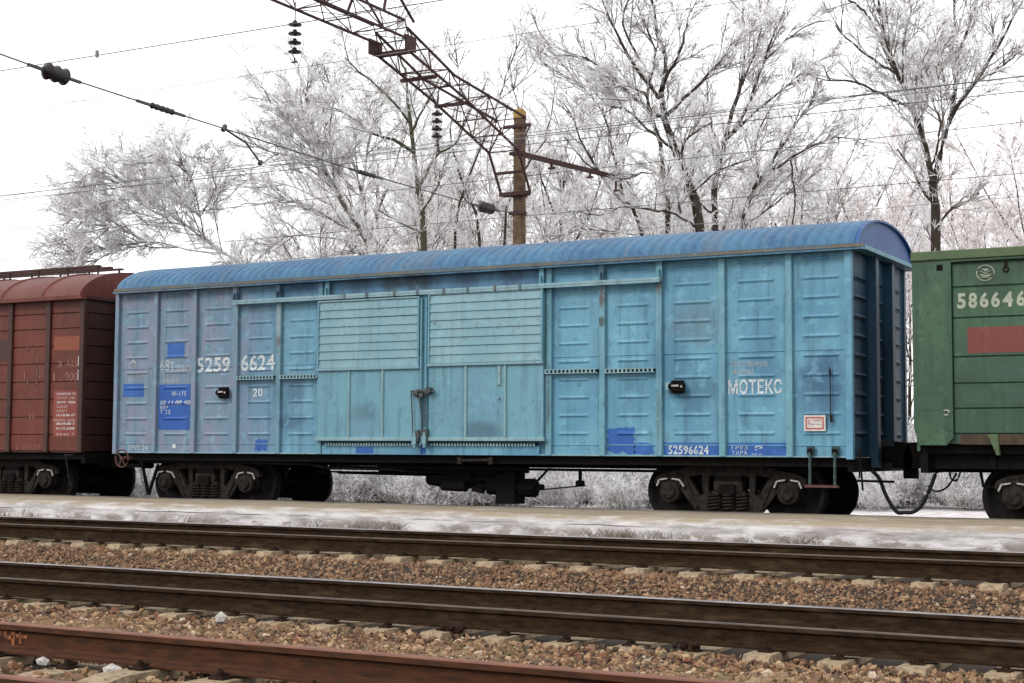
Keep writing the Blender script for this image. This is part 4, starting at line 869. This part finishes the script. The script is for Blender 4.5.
discs('hanging_insulator', (-13.8, 5.24, 10.80), 4, .20, .145, 'string of four dark discs hanging from the lattice beam near the top edge', rod=.48)
discs('hanging_insulator', (-13.8, 11.1, 10.05), 4, .19, .14, 'string of four dark discs hanging below the beam left of the mast', rod=.55)
YW = [(-9., 8.0), (-2.93, 7.75), (-1.6, 7.68), (1.1, 7.61), (2.94, 7.57), (8.05, 7.46), (13.58, 7.45), (15.3, 7.5)]
def spanz(y): return float(np.interp(y, [a for a, b in YW], [b for a, b in YW]))
m = MB(); m.tube([(XM, y, z) for y, z in YW[:-1]]+[(XM, 15.25, 7.52)], .014, 6); tag(m.build('cross_span_wire', M['wire']), 'slanting cross-span wire running from the mast up to the left edge', 'wire', 'overhead wires')
def barrel(y0, y1, r, ridges, label):
    m = MB(); A = Vector((XM, y0, spanz(y0))); B = Vector((XM, y1, spanz(y1))); n = ridges*2; pts = []; rs = []
    for i in range(n+1): pts.append(A.lerp(B, i/n)); rs.append(r*(1.0 if i % 2 else .72)*(1 if 0 < i < n else .5))
    m.tube(pts, rs, 14); o = m.build('strain_insulator', M['porcelain']); tag(o, label, 'insulator', 'insulators on the overhead line')
    m = MB(); d = (B-A).normalized(); m.bar(A-d*.35, A, .05); m.build('end_fitting', M['wire'], o); m = MB(); m.bar(B, B+d*.3, .05); m.build('end_fitting', M['wire'], o)
barrel(-1.95, -1.35, .16, 3, 'fat dark strain insulator on the slanting wire at the far left')
barrel(.75, 1.45, .065, 5, 'slim dark strain insulator on the slanting wire, second from the left')
barrel(7.7, 8.4, .06, 5, 'slim dark strain insulator in front of the trees, third from the left')
barrel(13.25, 13.95, .15, 3, 'fat dark strain insulator beside the concrete mast')
m = MB(); m.tube([(XM, 2.94, 7.57), (XM-.05, 3.7, 7.42), (XM-.1, 4.25, 7.10)], .022, 6); m.tube([(XM, 2.9, 7.52), (XM, 2.98, 7.64)], .05, 6); m.tube([(XM-.1, 4.22, 7.06), (XM-.1, 4.28, 7.13)], .05, 6); tag(m.build('steady_arm', M['wire']), 'bent steady arm hanging from the slanting wire at the left', 'steady arm')
def inv(px, py, y): d = Fw+Rt*((px-512)/F_PX)-Up*((py-341.5)/F_PX); return CAM+d*((y-CAM.y)/d.y)
def wire(a, b, y, label, r=.008, mat='wire', sag=0., drops=(), mid=None):
    A, B = inv(*a, y), inv(*b, y)
    dz = (B.z-A.z)/(B.x-A.x); x0, x1 = -75, 30
    P = []
    for i in range(25):
        x = x0+(x1-x0)*i/24; t_ = (x-A.x)/(B.x-A.x); z = A.z+dz*(x-A.x) if 0 <= t_ <= 1 else (A.z if t_ < 0 else B.z)+dz*.3*(x-(A.x if t_ < 0 else B.x))
        P.append((x, y, z-sag*4*t_*(1-t_)*(0 <= t_ <= 1)))
    m = MB(); m.tube(P, r, 5); o = tag(m.build('overhead_wire', M[mat]), label, 'wire', 'overhead wires')
    for px in drops:
        q = inv(px, a[1]+(b[1]-a[1])*(px-a[0])/(b[0]-a[0]), y); m = MB(); m.tube([q, q+Vector((.02, 0, 1.9))], .004, 4); m.tube([q+Vector((0, 0, -.03)), q+Vector((0, 0, .08))], .03, 6); m.build('dropper', M['wirefar'], o)
wire((0, 71), (443, 0), -3, 'topmost wire crossing the sky above the left insulator', .008, drops=(97,))
wire((0, 113), (745, 0), 5.24, 'wire passing just under the beam insulator towards the top centre', .007, 'wirefar', drops=())
wire((0, 197), (264, 163), 4.25, 'upper of the two wires held by the bent steady arm', .007, 'wirefar')
wire((0, 203), (264, 168), 4.45, 'lower of the two wires held by the bent steady arm', .007, 'wirefar')
wire((84, 98), (430, 104), 14, 'faint short-looking wire above the small leaning tree', .005, 'wirefar')
wire((437, 147), (1024, 76), 11.1, 'upper wire crossing the right-hand trees to the right edge', .010)
wire((560, 141), (1024, 91), 11.6, 'second wire crossing the right-hand trees', .010)
wire((240, 207), (1024, 122), 17.3, 'third wire from the top at the right edge', .010, 'wire')
wire((0, 261), (1024, 173), 19.8, 'fourth wire from the top at the right edge', .010, 'wire')
wire((0, 284), (1024, 196), 21.6, 'lowest wire, just above the wagon roofs', .009, 'wirefar')
# white marker post glimpsed under the blue wagon
p = inv(429, 500, 14); m = MB(); m.box(p.x-.13, p.x+.13, 14-.1, 14.1, -.36, .85); kp = m.build('marker_post', plain('pinkish_concrete', (.55, .5, .48), (.4, .36, .34), .9)); tag(kp, 'short pale marker post glimpsed below the middle of the blue wagon', 'post')
m = MB(); m.box(p.x-.10, p.x+.10, 13.885, 13.898, .45, .75); m.build('marker_panel', M['ochre'], kp)
p = inv(523, 500, 13.5); m = MB(); m.box(p.x-.16, p.x+.16, 13.4, 13.7, -.36, .34); tag(m.build('concrete_block', plain('pale_concrete', (.46, .46, .48), (.38, .38, .4), .9)), 'pale grey concrete block on the frosty ground beside the mast foot', 'block')
# ------------------------------------------------------------------ frosted trees
def tubes(P, r0, r1, sides):
    N, K, _ = P.shape; T = np.gradient(P, axis=1); T /= np.linalg.norm(T, axis=2)[..., None]+1e-9
    ref = np.where(np.abs(T[..., 2:3]) < .9, np.array([0., 0, 1]), np.array([1., 0, 0]))
    A = np.cross(T, ref); A /= np.linalg.norm(A, axis=2)[..., None]+1e-9; B = np.cross(T, A)
    rad = (r0[:, None]+(r1-r0)[:, None]*np.linspace(0, 1, K)[None])[..., None, None]
    an = np.arange(sides)*2*np.pi/sides
    V = P[:, :, None, :]+rad*(A[:, :, None, :]*np.cos(an)[None, None, :, None]+B[:, :, None, :]*np.sin(an)[None, None, :, None])
    i = (np.arange(N)*K*sides)[:, None, None]+(np.arange(K-1)*sides)[None, :, None]; k = np.arange(sides)[None, None, :]; k2 = (k+1) % sides
    Fq = np.stack([i+k, i+k2, i+sides+k2, i+sides+k], -1).reshape(-1, 4)
    return V.reshape(-1, 3), Fq
def grow(P, L, dens, lf, ang, up, K, wob, tmin=.12, cap=None, lmin=.12):
    cnt = np.maximum(1, np.round(L*dens*rng.uniform(.8, 1.2, len(L)))).astype(int); idx = np.repeat(np.arange(len(L)), cnt)
    if cap and len(idx) > cap: idx = rng.choice(idx, cap, replace=False)
    n = len(idx); t = tmin+(1-tmin)*rng.random(n)**.8; seg = t*(P.shape[1]-1); s0 = np.minimum(seg.astype(int), P.shape[1]-2); fr = (seg-s0)[:, None]
    a, b = P[idx, s0], P[idx, s0+1]; start = a+(b-a)*fr; T = (b-a)/(np.linalg.norm(b-a, axis=1)[:, None]+1e-9)
    rv = rng.normal(size=(n, 3)); rv -= (rv*T).sum(1)[:, None]*T; rv /= np.linalg.norm(rv, axis=1)[:, None]
    an = rng.uniform(ang[0], ang[1], n)[:, None]; D = T*np.cos(an)+rv*np.sin(an); D[:, 2] += up; D /= np.linalg.norm(D, axis=1)[:, None]
    ln = np.maximum(lmin, L[idx]*lf*(1.15-.75*t)*rng.uniform(.6, 1.25, n))
    Q = [start]
    for k in range(K-1):
        Q.append(Q[-1]+D*(ln/(K-1))[:, None]); D = D+rng.normal(size=(n, 3))*wob; D[:, 2] += up*.35; D /= np.linalg.norm(D, axis=1)[:, None]
    return np.stack(Q, 1), ln
def smoothline(pts, K):
    P = [Vector(p) for p in pts]; out = []
    for i in range(len(P)-1):
        a, b, c, d = P[max(i-1, 0)], P[i], P[i+1], P[min(i+2, len(P)-1)]
        for k in range(5): t_ = k/5; out.append(.5*((2*b)+(c-a)*t_+(2*a-5*b+4*c-d)*t_*t_+(3*b-a-3*c+d)*t_**3))
    out.append(P[-1]); A = np.array([v[:] for v in out]); L = np.r_[0, np.cumsum(np.linalg.norm(np.diff(A, axis=0), axis=1))]
    s = np.linspace(0, L[-1], K); return np.stack([np.interp(s, L, A[:, j]) for j in range(3)], 1), L[-1]
def tree(name, label, base, trunk, limbs, dens=1., mats=('limb', 'branch', 'twig'), twig=.0108, cap=14000, lscale=1., k4=True, group='frosted trees behind the train'):
    rt_ = root(name, base, label, 'tree', group); Ps = []; Ls = []
    for (pts, ra, rb) in trunk:
        P, L = smoothline(pts, 14); P += rng.normal(size=P.shape)*.03*np.linspace(0, 1, 14)[:, None]; V, Fq = tubes(P[None], np.array([ra]), np.array([rb]), 9)
        link('trunk', numesh('trunk', V, Fq, M[mats[0]], True), rt_); Ps.append(P[4:][np.linspace(0, 9, 10).astype(int)]); Ls.append(L*.5)
    for (pts, ra, rb) in limbs:
        P, L = smoothline(pts, 10); P += rng.normal(size=P.shape)*.02; V, Fq = tubes(P[None], np.array([ra]), np.array([rb]), 6)
        link('limb', numesh('limb', V, Fq, M[mats[0]], True), rt_); Ps.append(P); Ls.append(L)
    P0 = np.stack(Ps); L0 = np.array(Ls)
    P1, L1 = grow(P0, L0, 2.6*dens, .40*lscale, (.35, .85), .16, 5, .09, lmin=.9)
    P2, L2 = grow(P1, L1, 4.2*dens, .45, (.35, .9), .08, 4, .12, lmin=.5)
    P3, L3 = grow(P2, L2, 7.0*dens, .55, (.3, .75), .04, 3, .10, lmin=.35, cap=int(cap*.6))
    o = []
    V1, F1 = tubes(P1, np.full(len(P1), .028), np.full(len(P1), .012), 4); V2, F2 = tubes(P2, np.full(len(P2), .016), np.full(len(P2), .010), 3)
    tag(link('branches', numesh('branches', np.r_[V1, V2], np.r_[F1, F2+len(V1)], M[mats[1]]), rt_), kind='stuff')
    V3, F3 = tubes(P3, np.full(len(P3), twig*1.1), np.full(len(P3), twig*.7), 3)
    if k4:
        P4, L4 = grow(P3, L3, 8.0*dens, .65, (.3, .8), .02, 2, .2, lmin=.25, cap=cap)
        V4, F4 = tubes(P4, np.full(len(P4), twig), np.full(len(P4), twig*.6), 3); V3, F3 = np.r_[V3, V4], np.r_[F3, F4+len(V3)]
    tag(link('twigs', numesh('twigs', V3, F3, M[mats[2]]), rt_), kind='stuff')
    return rt_
def PX(d, pts, jit=.9):
    out = []; dd = d
    for i, p in enumerate(pts):
        if i: dd += random.uniform(-jit, jit)
        out.append(at(p[0], p[1], dd))
    return out
def grd(px, d): return at(px, 449+1.45*F_PX/d, d)
def G(d, px, pts): g_ = grd(px, d); return [tuple(g_)]+[tuple(v) for v in PX(d, pts, .5)]
d = 47
tree('frosted_tree', 'tall dark-trunked frosted tree leaning left, right of the mast', grd(712, d),
     [(G(d, 712, [(700, 235), (690, 190), (676, 150), (664, 118), (660, 88)]), .26, .09), (G(d, 672, [(668, 235), (664, 185), (661, 150), (652, 118)]), .14, .06)],
     [(PX(d, q), a, .02) for q, a in (([(664, 118), (645, 108), (625, 88), (602, 68), (575, 52)], .08), ([(676, 152), (650, 130), (622, 108), (592, 104)], .06), ([(661, 90), (666, 60), (656, 30), (652, -15)], .09),
      ([(668, 115), (690, 92), (716, 66), (742, 38)], .07), ([(648, 110), (650, 82), (655, 55), (642, 15)], .06), ([(684, 170), (682, 150), (692, 134), (712, 122)], .06), ([(660, 98), (632, 62), (616, 32), (600, -5)], .07), ([(661, 88), (680, 50), (690, 10)], .06), ([(652, 118), (640, 90), (600, 88)], .04),
      ([(690, 195), (720, 170), (750, 160)], .035), ([(684, 185), (655, 172), (620, 180)], .035), ([(697, 225), (670, 212), (640, 208)], .04), ([(640, 60), (622, 20), (640, -20)], .04))], 1.0, cap=20000)
d = 52
tree('frosted_tree', 'frosted tree forking into steep limbs just above the middle of the blue roof’s right half', grd(716, d),
     [(G(d, 716, [(715, 215), (719, 175), (725, 140)]), .17, .09)],
     [(PX(d, q), a, .02) for q, a in (([(722, 158), (714, 135), (709, 112), (706, 80)], .06), ([(725, 142), (733, 108), (742, 82), (745, 40), (742, -10)], .09), ([(727, 138), (748, 105), (764, 62), (788, -5)], .07), ([(728, 138), (755, 112), (785, 88), (812, 62)], .06), ([(741, 85), (760, 40), (758, -10)], .04), ([(765, 60), (800, 30), (830, 20)], .035), ([(715, 215), (690, 190), (700, 150)], .04))], .95, cap=15000)
d = 50
tree('frosted_tree', 'low frosted tree with arms rising to the right above the blue roof', grd(738, d),
     [(G(d, 738, [(742, 240), (748, 205), (760, 178)]), .14, .07)],
     [(PX(d, q), a, .02) for q, a in (([(752, 192), (772, 162), (792, 130), (815, 98)], .07), ([(758, 180), (790, 158), (825, 140), (850, 138)], .05), ([(745, 225), (780, 200), (820, 170)], .04), ([(760, 178), (756, 140), (770, 110)], .05), ([(742, 240), (700, 225), (670, 235)], .03), ([(790, 160), (795, 200), (790, 240)], .03))], 1.0, cap=13000)
d = 45
tree('frosted_tree', 'tall frosted tree with a forked dark trunk behind the green wagon', grd(936, d),
     [(G(d, 936, [(935, 250), (934, 215), (934, 183)]), .20, .13)],
     [(PX(d, q), a, .025) for q, a in (([(934, 188), (924, 140), (911, 104), (897, 74), (884, 48), (868, 15)], .10), ([(899, 80), (887, 42), (878, 5), (872, -30)], .06), ([(936, 183), (943, 142), (952, 112), (957, 70), (955, 20), (950, -25)], .11), ([(948, 122), (965, 96), (985, 68), (1003, 38), (1022, 2)], .08), ([(975, 82), (1000, 68), (1022, 50)], .03), ([(912, 108), (890, 98), (860, 84), (828, 80)], .05), ([(935, 208), (918, 182), (908, 162), (898, 150)], .05), ([(938, 228), (955, 205), (980, 195)], .04),
      ([(905, 90), (902, 50), (912, 5)], .04), ([(957, 60), (970, 20), (985, -20)], .05), ([(930, 170), (940, 130), (930, 90)], .04), ([(897, 74), (860, 50), (835, 25)], .05), ([(868, 15), (850, 0), (835, -20)], .03), ([(955, 110), (940, 70), (935, 40)], .04))], .95, cap=18000)
d = 50
tree('frosted_tree', 'frosted tree with a straight mossy trunk left of the mast', grd(426, d),
     [(G(d, 426, [(424, 245), (421, 205), (416, 165), (411, 132), (408, 100), (405, 68)]), .20, .04)],
     [(PX(d, q), a, .02) for q, a in (([(415, 152), (395, 140), (374, 134), (355, 120), (338, 110)], .06), ([(411, 132), (428, 102), (440, 78)], .05), ([(411, 125), (392, 100), (368, 78), (345, 58)], .045), ([(420, 185), (437, 156), (455, 143), (470, 110)], .05), ([(422, 215), (440, 180), (450, 150)], .04), ([(405, 70), (395, 40), (400, 15)], .03), ([(424, 235), (400, 222), (378, 210)], .04))], 1.0, ('limbgreen', 'branch', 'twig'), cap=18000)
d = 54
tree('frosted_tree', 'broad frosted tree fanning out to the upper left, left of the mossy trunk', grd(380, d),
     [(G(d, 380, [(372, 262), (356, 225), (335, 185)]), .16, .08)],
     [(PX(d, q), a, .018) for q, a in (([(356, 225), (325, 175), (300, 130), (272, 98), (250, 78)], .06), ([(345, 205), (318, 150), (305, 100), (298, 62)], .05), ([(335, 185), (330, 130), (340, 80), (350, 50)], .05), ([(340, 195), (300, 160), (265, 150), (238, 130)], .05), ([(360, 235), (325, 215), (290, 200), (255, 205)], .04), ([(365, 245), (330, 238), (295, 235), (265, 250)], .04), ([(356, 225), (365, 170), (372, 120), (385, 85)], .05), ([(335, 185), (290, 120), (262, 95)], .03), ([(372, 262), (345, 250), (320, 262)], .03), ([(330, 205), (290, 185), (250, 180), (232, 190)], .03))], 1.0, ('branch', 'branch', 'twig'), cap=24000, lscale=1.0)
d = 52
tree('frosted_tree', 'small frosted tree leaning far to the left above the red wagon', grd(285, d),
     [([tuple(grd(285, d)), tuple(at(268, 320, d)), tuple(at(240, 264, d)), tuple(at(222, 252, d)), tuple(at(205, 240, d))], .11, .032)],
     [(PX(d, q), a , .014) for q, a in (([(205, 240), (200, 215), (192, 180), (180, 162)], .032), ([(222, 252), (190, 226), (165, 220), (140, 190), (110, 186)], .032), ([(225, 254), (190, 250), (150, 242), (110, 247), (60, 256)], .032), ([(205, 240), (160, 205), (112, 188), (80, 195)], .032), ([(200, 215), (215, 190), (212, 178)], .027), ([(180, 228), (130, 225), (90, 232), (62, 242)], .027), ([(160, 215), (150, 180), (140, 172)], .027), ([(120, 250), (90, 262), (65, 266)], .03), ([(140, 192), (100, 170), (75, 186)], .03), ([(205, 240), (180, 190), (160, 150), (152, 165)], .03), ([(190, 226), (150, 200), (120, 160), (100, 172)], .027), ([(165, 220), (120, 208), (85, 212), (62, 220)], .027), ([(192, 180), (180, 150), (186, 158)], .03), ([(222, 252), (215, 215), (222, 185)], .027), ([(150, 242), (110, 225), (75, 205)], .035), ([(150, 200), (110, 200), (80, 215)], .03))], 1.12, cap=26000, mats=('branch', 'branch', 'twig'), lscale=.78)
d = 55
tree('frosted_tree', 'slender frosted tree with several stems directly left of the mast', grd(488, d),
     [(G(d, 488, [(480, 240), (470, 205), (458, 168)]), .12, .04), (G(d, 452, [(455, 240), (462, 200), (480, 150), (492, 120)]), .09, .03), (G(d, 500, [(505, 230), (520, 180), (545, 140)]), .09, .03)],
     [(PX(d, q), a, .015) for q, a in (([(458, 168), (450, 130), (460, 90), (455, 50)], .04), ([(492, 120), (505, 80), (520, 40)], .03), ([(470, 205), (450, 180), (430, 165)], .03), ([(545, 140), (555, 90), (550, 50)], .03), ([(500, 100), (530, 70), (545, 30)], .02))], .75, cap=9000)
d = 53
tree('frosted_tree', 'thin frosted tree curving up to the left, right of the mast', grd(655, d),
     [(G(d, 655, [(642, 238), (622, 205), (600, 172)]), .11, .06)],
     [(PX(d, q), a, .015) for q, a in (([(600, 172), (582, 142), (572, 115), (556, 98)], .05), ([(600, 172), (580, 158), (562, 132), (552, 110)], .03), ([(625, 208), (612, 150), (604, 115), (575, 80), (540, 62)], .05), ([(622, 205), (600, 215), (570, 210)], .025), ([(604, 116), (600, 80), (590, 40)], .03), ([(575, 80), (545, 40), (530, 10)], .025), ([(640, 235), (580, 230), (550, 240)], .02))], .85, cap=11000)
# far pale trees: one prototype crown shape, copied with its parts
def generic(label, loc, H, dens, mats, cap):
    b = Vector(loc); tr = [(b, b+Vector((.1, 0, H*.3)), b+Vector((-.1, .2, H*.45)), b+Vector((.2, 0, H*.75)))]
    limbs = []
    for i in range(9):
        a = i*2.4; s = b+Vector((0, 0, H*(.22+.05*i))); rr = H*(.32-.018*i)
        limbs.append(([s, s+Vector((math.cos(a)*rr*.5, math.sin(a)*rr*.5, H*.14)), s+Vector((math.cos(a)*rr, math.sin(a)*rr, H*.34))], .05, .015))
    return tree('background_tree', label, loc, [(t_, .16, .04) for t_ in tr], limbs, dens, mats, twig=.0115, cap=cap)
pr = [generic('pale frosted tree far behind, just left of the forked dark trunk', tuple(grd(880, 72)), 16., .8, ('limb', 'twigpink', 'twigpink'), 19000),
      generic('pale frosted tree far behind, above the right part of the blue roof', tuple(grd(800, 70)), 17., .8, ('limb', 'branch', 'twig'), 19000)]
def copy_tree(src, px, d, s, rz, label):
    r = src.copy(); col.objects.link(r); loc = grd(px, d); r.location = loc; r.scale = (s, s, s*random.uniform(.9, 1.1)); r.rotation_euler = (0, 0, rz); r['label'] = label
    for ch in list(src.children):
        c = ch.copy(); col.objects.link(c); c.parent = r; c.matrix_parent_inverse = ch.matrix_parent_inverse
    return r
for k, (px, dd, s, lab) in enumerate(((985, 66, .95, 'pinkish frosted tree right of the forked dark trunk, above the green wagon'), (1045, 62, 1.0, 'pinkish frosted tree cut by the right edge of the picture'), (840, 78, 1.2, 'hazy frosted tree between the roof end and the forked tree'),
        (760, 84, 1.35, 'hazy frosted tree far behind the low arms right of centre'), (610, 82, 1.2, 'hazy frosted tree behind the thin curving tree'), (560, 80, 1.25, 'hazy frosted tree right behind the mast outrigger'), (500, 82, 1.25, 'hazy frosted tree behind the mast top'),
        (455, 76, .95, 'hazy frosted tree behind the slender stems left of the mast'), (300, 82, .8, 'low hazy frosted tree behind the fan-shaped tree'), (910, 60, .62, 'small pinkish frosted tree beside the roof end of the blue wagon'), (345, 66, .55, 'short pink-tinged frosted tree behind the left half of the blue roof'), (690, 80, 1.3, 'hazy frosted tree behind the tall leaning one'),
        (960, 82, 1.3, 'tall hazy frosted tree far behind the forked trunk'), (120, 84, .45, 'low hazy frosted scrub tree behind the small leaning tree'), (372, 78, 1.22, 'tall hazy frosted tree behind the fan-shaped tree'), (425, 84, 1.3, 'tall hazy frosted tree behind the mossy trunk'), (322, 74, .92, 'hazy frosted tree showing through the left part of the fan-shaped tree'), (800, 58, .5, 'small bushy frosted tree peeping over the blue roof, right half'), (250, 70, .4, 'very small frosted tree just above the blue roof at left'))):
    copy_tree(pr[0 if 'pink' in lab or k % 3 == 0 else 1], px, dd, s, k*1.3, lab)
# ------------------------------------------------------------------ frosted undergrowth seen under and between the wagons
def bush(label, px, d, s):
    c = grd(px, d); n = 70; P = np.zeros((n, 4, 3)); a = rng.uniform(0, 6.28, n); rr = rng.random(n)*.9
    st = np.stack([np.cos(a)*rr, np.sin(a)*rr, np.full(n, -.0)], 1); D = np.stack([np.cos(a)*.35, np.sin(a)*.35, np.ones(n)], 1)+rng.normal(size=(n, 3))*.35; D /= np.linalg.norm(D, axis=1)[:, None]
    L = rng.uniform(.8, 2.0, n)*s
    for k in range(4): P[:, k] = st+D*(L*k/3)[:, None]+rng.normal(size=(n, 3))*.03*k
    P2, L2 = grow(P, L, 7, .4, (.5, 1.2), .05, 3, .3, lmin=.25); P3, L3 = grow(P2, L2, 8, .5, (.5, 1.2), 0, 2, .2, lmin=.14, cap=5000)
    A, FA = tubes(P, np.full(n, .014), np.full(n, .008), 3); B, FB = tubes(P2, np.full(len(P2), .010), np.full(len(P2), .007), 3); C, FC = tubes(P3, np.full(len(P3), .011), np.full(len(P3), .007), 3)
    V = np.r_[A, B, C]; Fq = np.r_[FA, FB+len(A), FC+len(A)+len(B)]
    me = numesh('frosted_bush', V, Fq, M['twig']); me.materials.append(M['branch']); me.polygons.foreach_set('material_index', np.r_[np.ones(len(FA)), rng.random(len(FB)) < .5, np.zeros(len(FC))].astype(np.int32)); o = link('frosted_bush', me); o.location = c; return tag(o, label, 'bush', 'frosted bushes behind the train')
bs_ = [bush('frosted bush under the middle of the blue wagon, left of the mast foot', 400, 42, 1.), bush('frosted bush seen below the blue wagon right of its middle', 600, 43, 1.1), bush('frosted bush in the gap between the blue and the green wagon', 905, 41, 1.)]
def thicket(name, lab, N, d0, d1, s0, s1, pxa, pxb, src):
    pts = [];
    for i in range(N):
        dd = random.uniform(d0, d1); px = random.uniform(pxa, pxb); pts.append(tuple(grd(px, dd)))
    me = bpy.data.meshes.new(name); me.from_pydata(pts, [], []); o = link(name, me); tag(o, lab, 'undergrowth', kind='stuff')
    g = bpy.data.node_groups.new(name, 'GeometryNodeTree'); g.interface.new_socket('Geometry', in_out='INPUT', socket_type='NodeSocketGeometry'); g.interface.new_socket('Geometry', in_out='OUTPUT', socket_type='NodeSocketGeometry')
    N_ = g.nodes.new; i_, o_ = N_('NodeGroupInput'), N_('NodeGroupOutput'); ip = N_('GeometryNodeInstanceOnPoints'); oi_ = N_('GeometryNodeObjectInfo'); oi_.inputs[0].default_value = src; oi_.transform_space = 'ORIGINAL'
    try: oi_.inputs['As Instance'].default_value = True
    except Exception: pass
    rs = N_('FunctionNodeRandomValue'); rs.data_type = 'FLOAT_VECTOR'; rs.inputs[0].default_value = (-.15, -.15, 0); rs.inputs[1].default_value = (.15, .15, 6.28)
    r2 = N_('FunctionNodeRandomValue'); r2.data_type = 'FLOAT'; r2.inputs[2].default_value = s0; r2.inputs[3].default_value = s1
    l = g.links.new; l(i_.outputs[0], ip.inputs['Points']); l(oi_.outputs['Geometry'], ip.inputs['Instance']); l(rs.outputs[0], ip.inputs['Rotation']); l(r2.outputs[1], ip.inputs['Scale']); l(ip.outputs[0], o_.inputs[0])
    md = o.modifiers.new('scatter', 'NODES'); md.node_group = g
thicket('frosted_thicket', 'dense frosted thicket filling the ground behind the train', 330, 44, 75, .8, 1.5, -200, 1300, bs_[0])
thicket('frosted_thicket', 'nearer band of low frosted scrub behind the train', 220, 37, 46, .35, .7, -100, 1200, bs_[1])
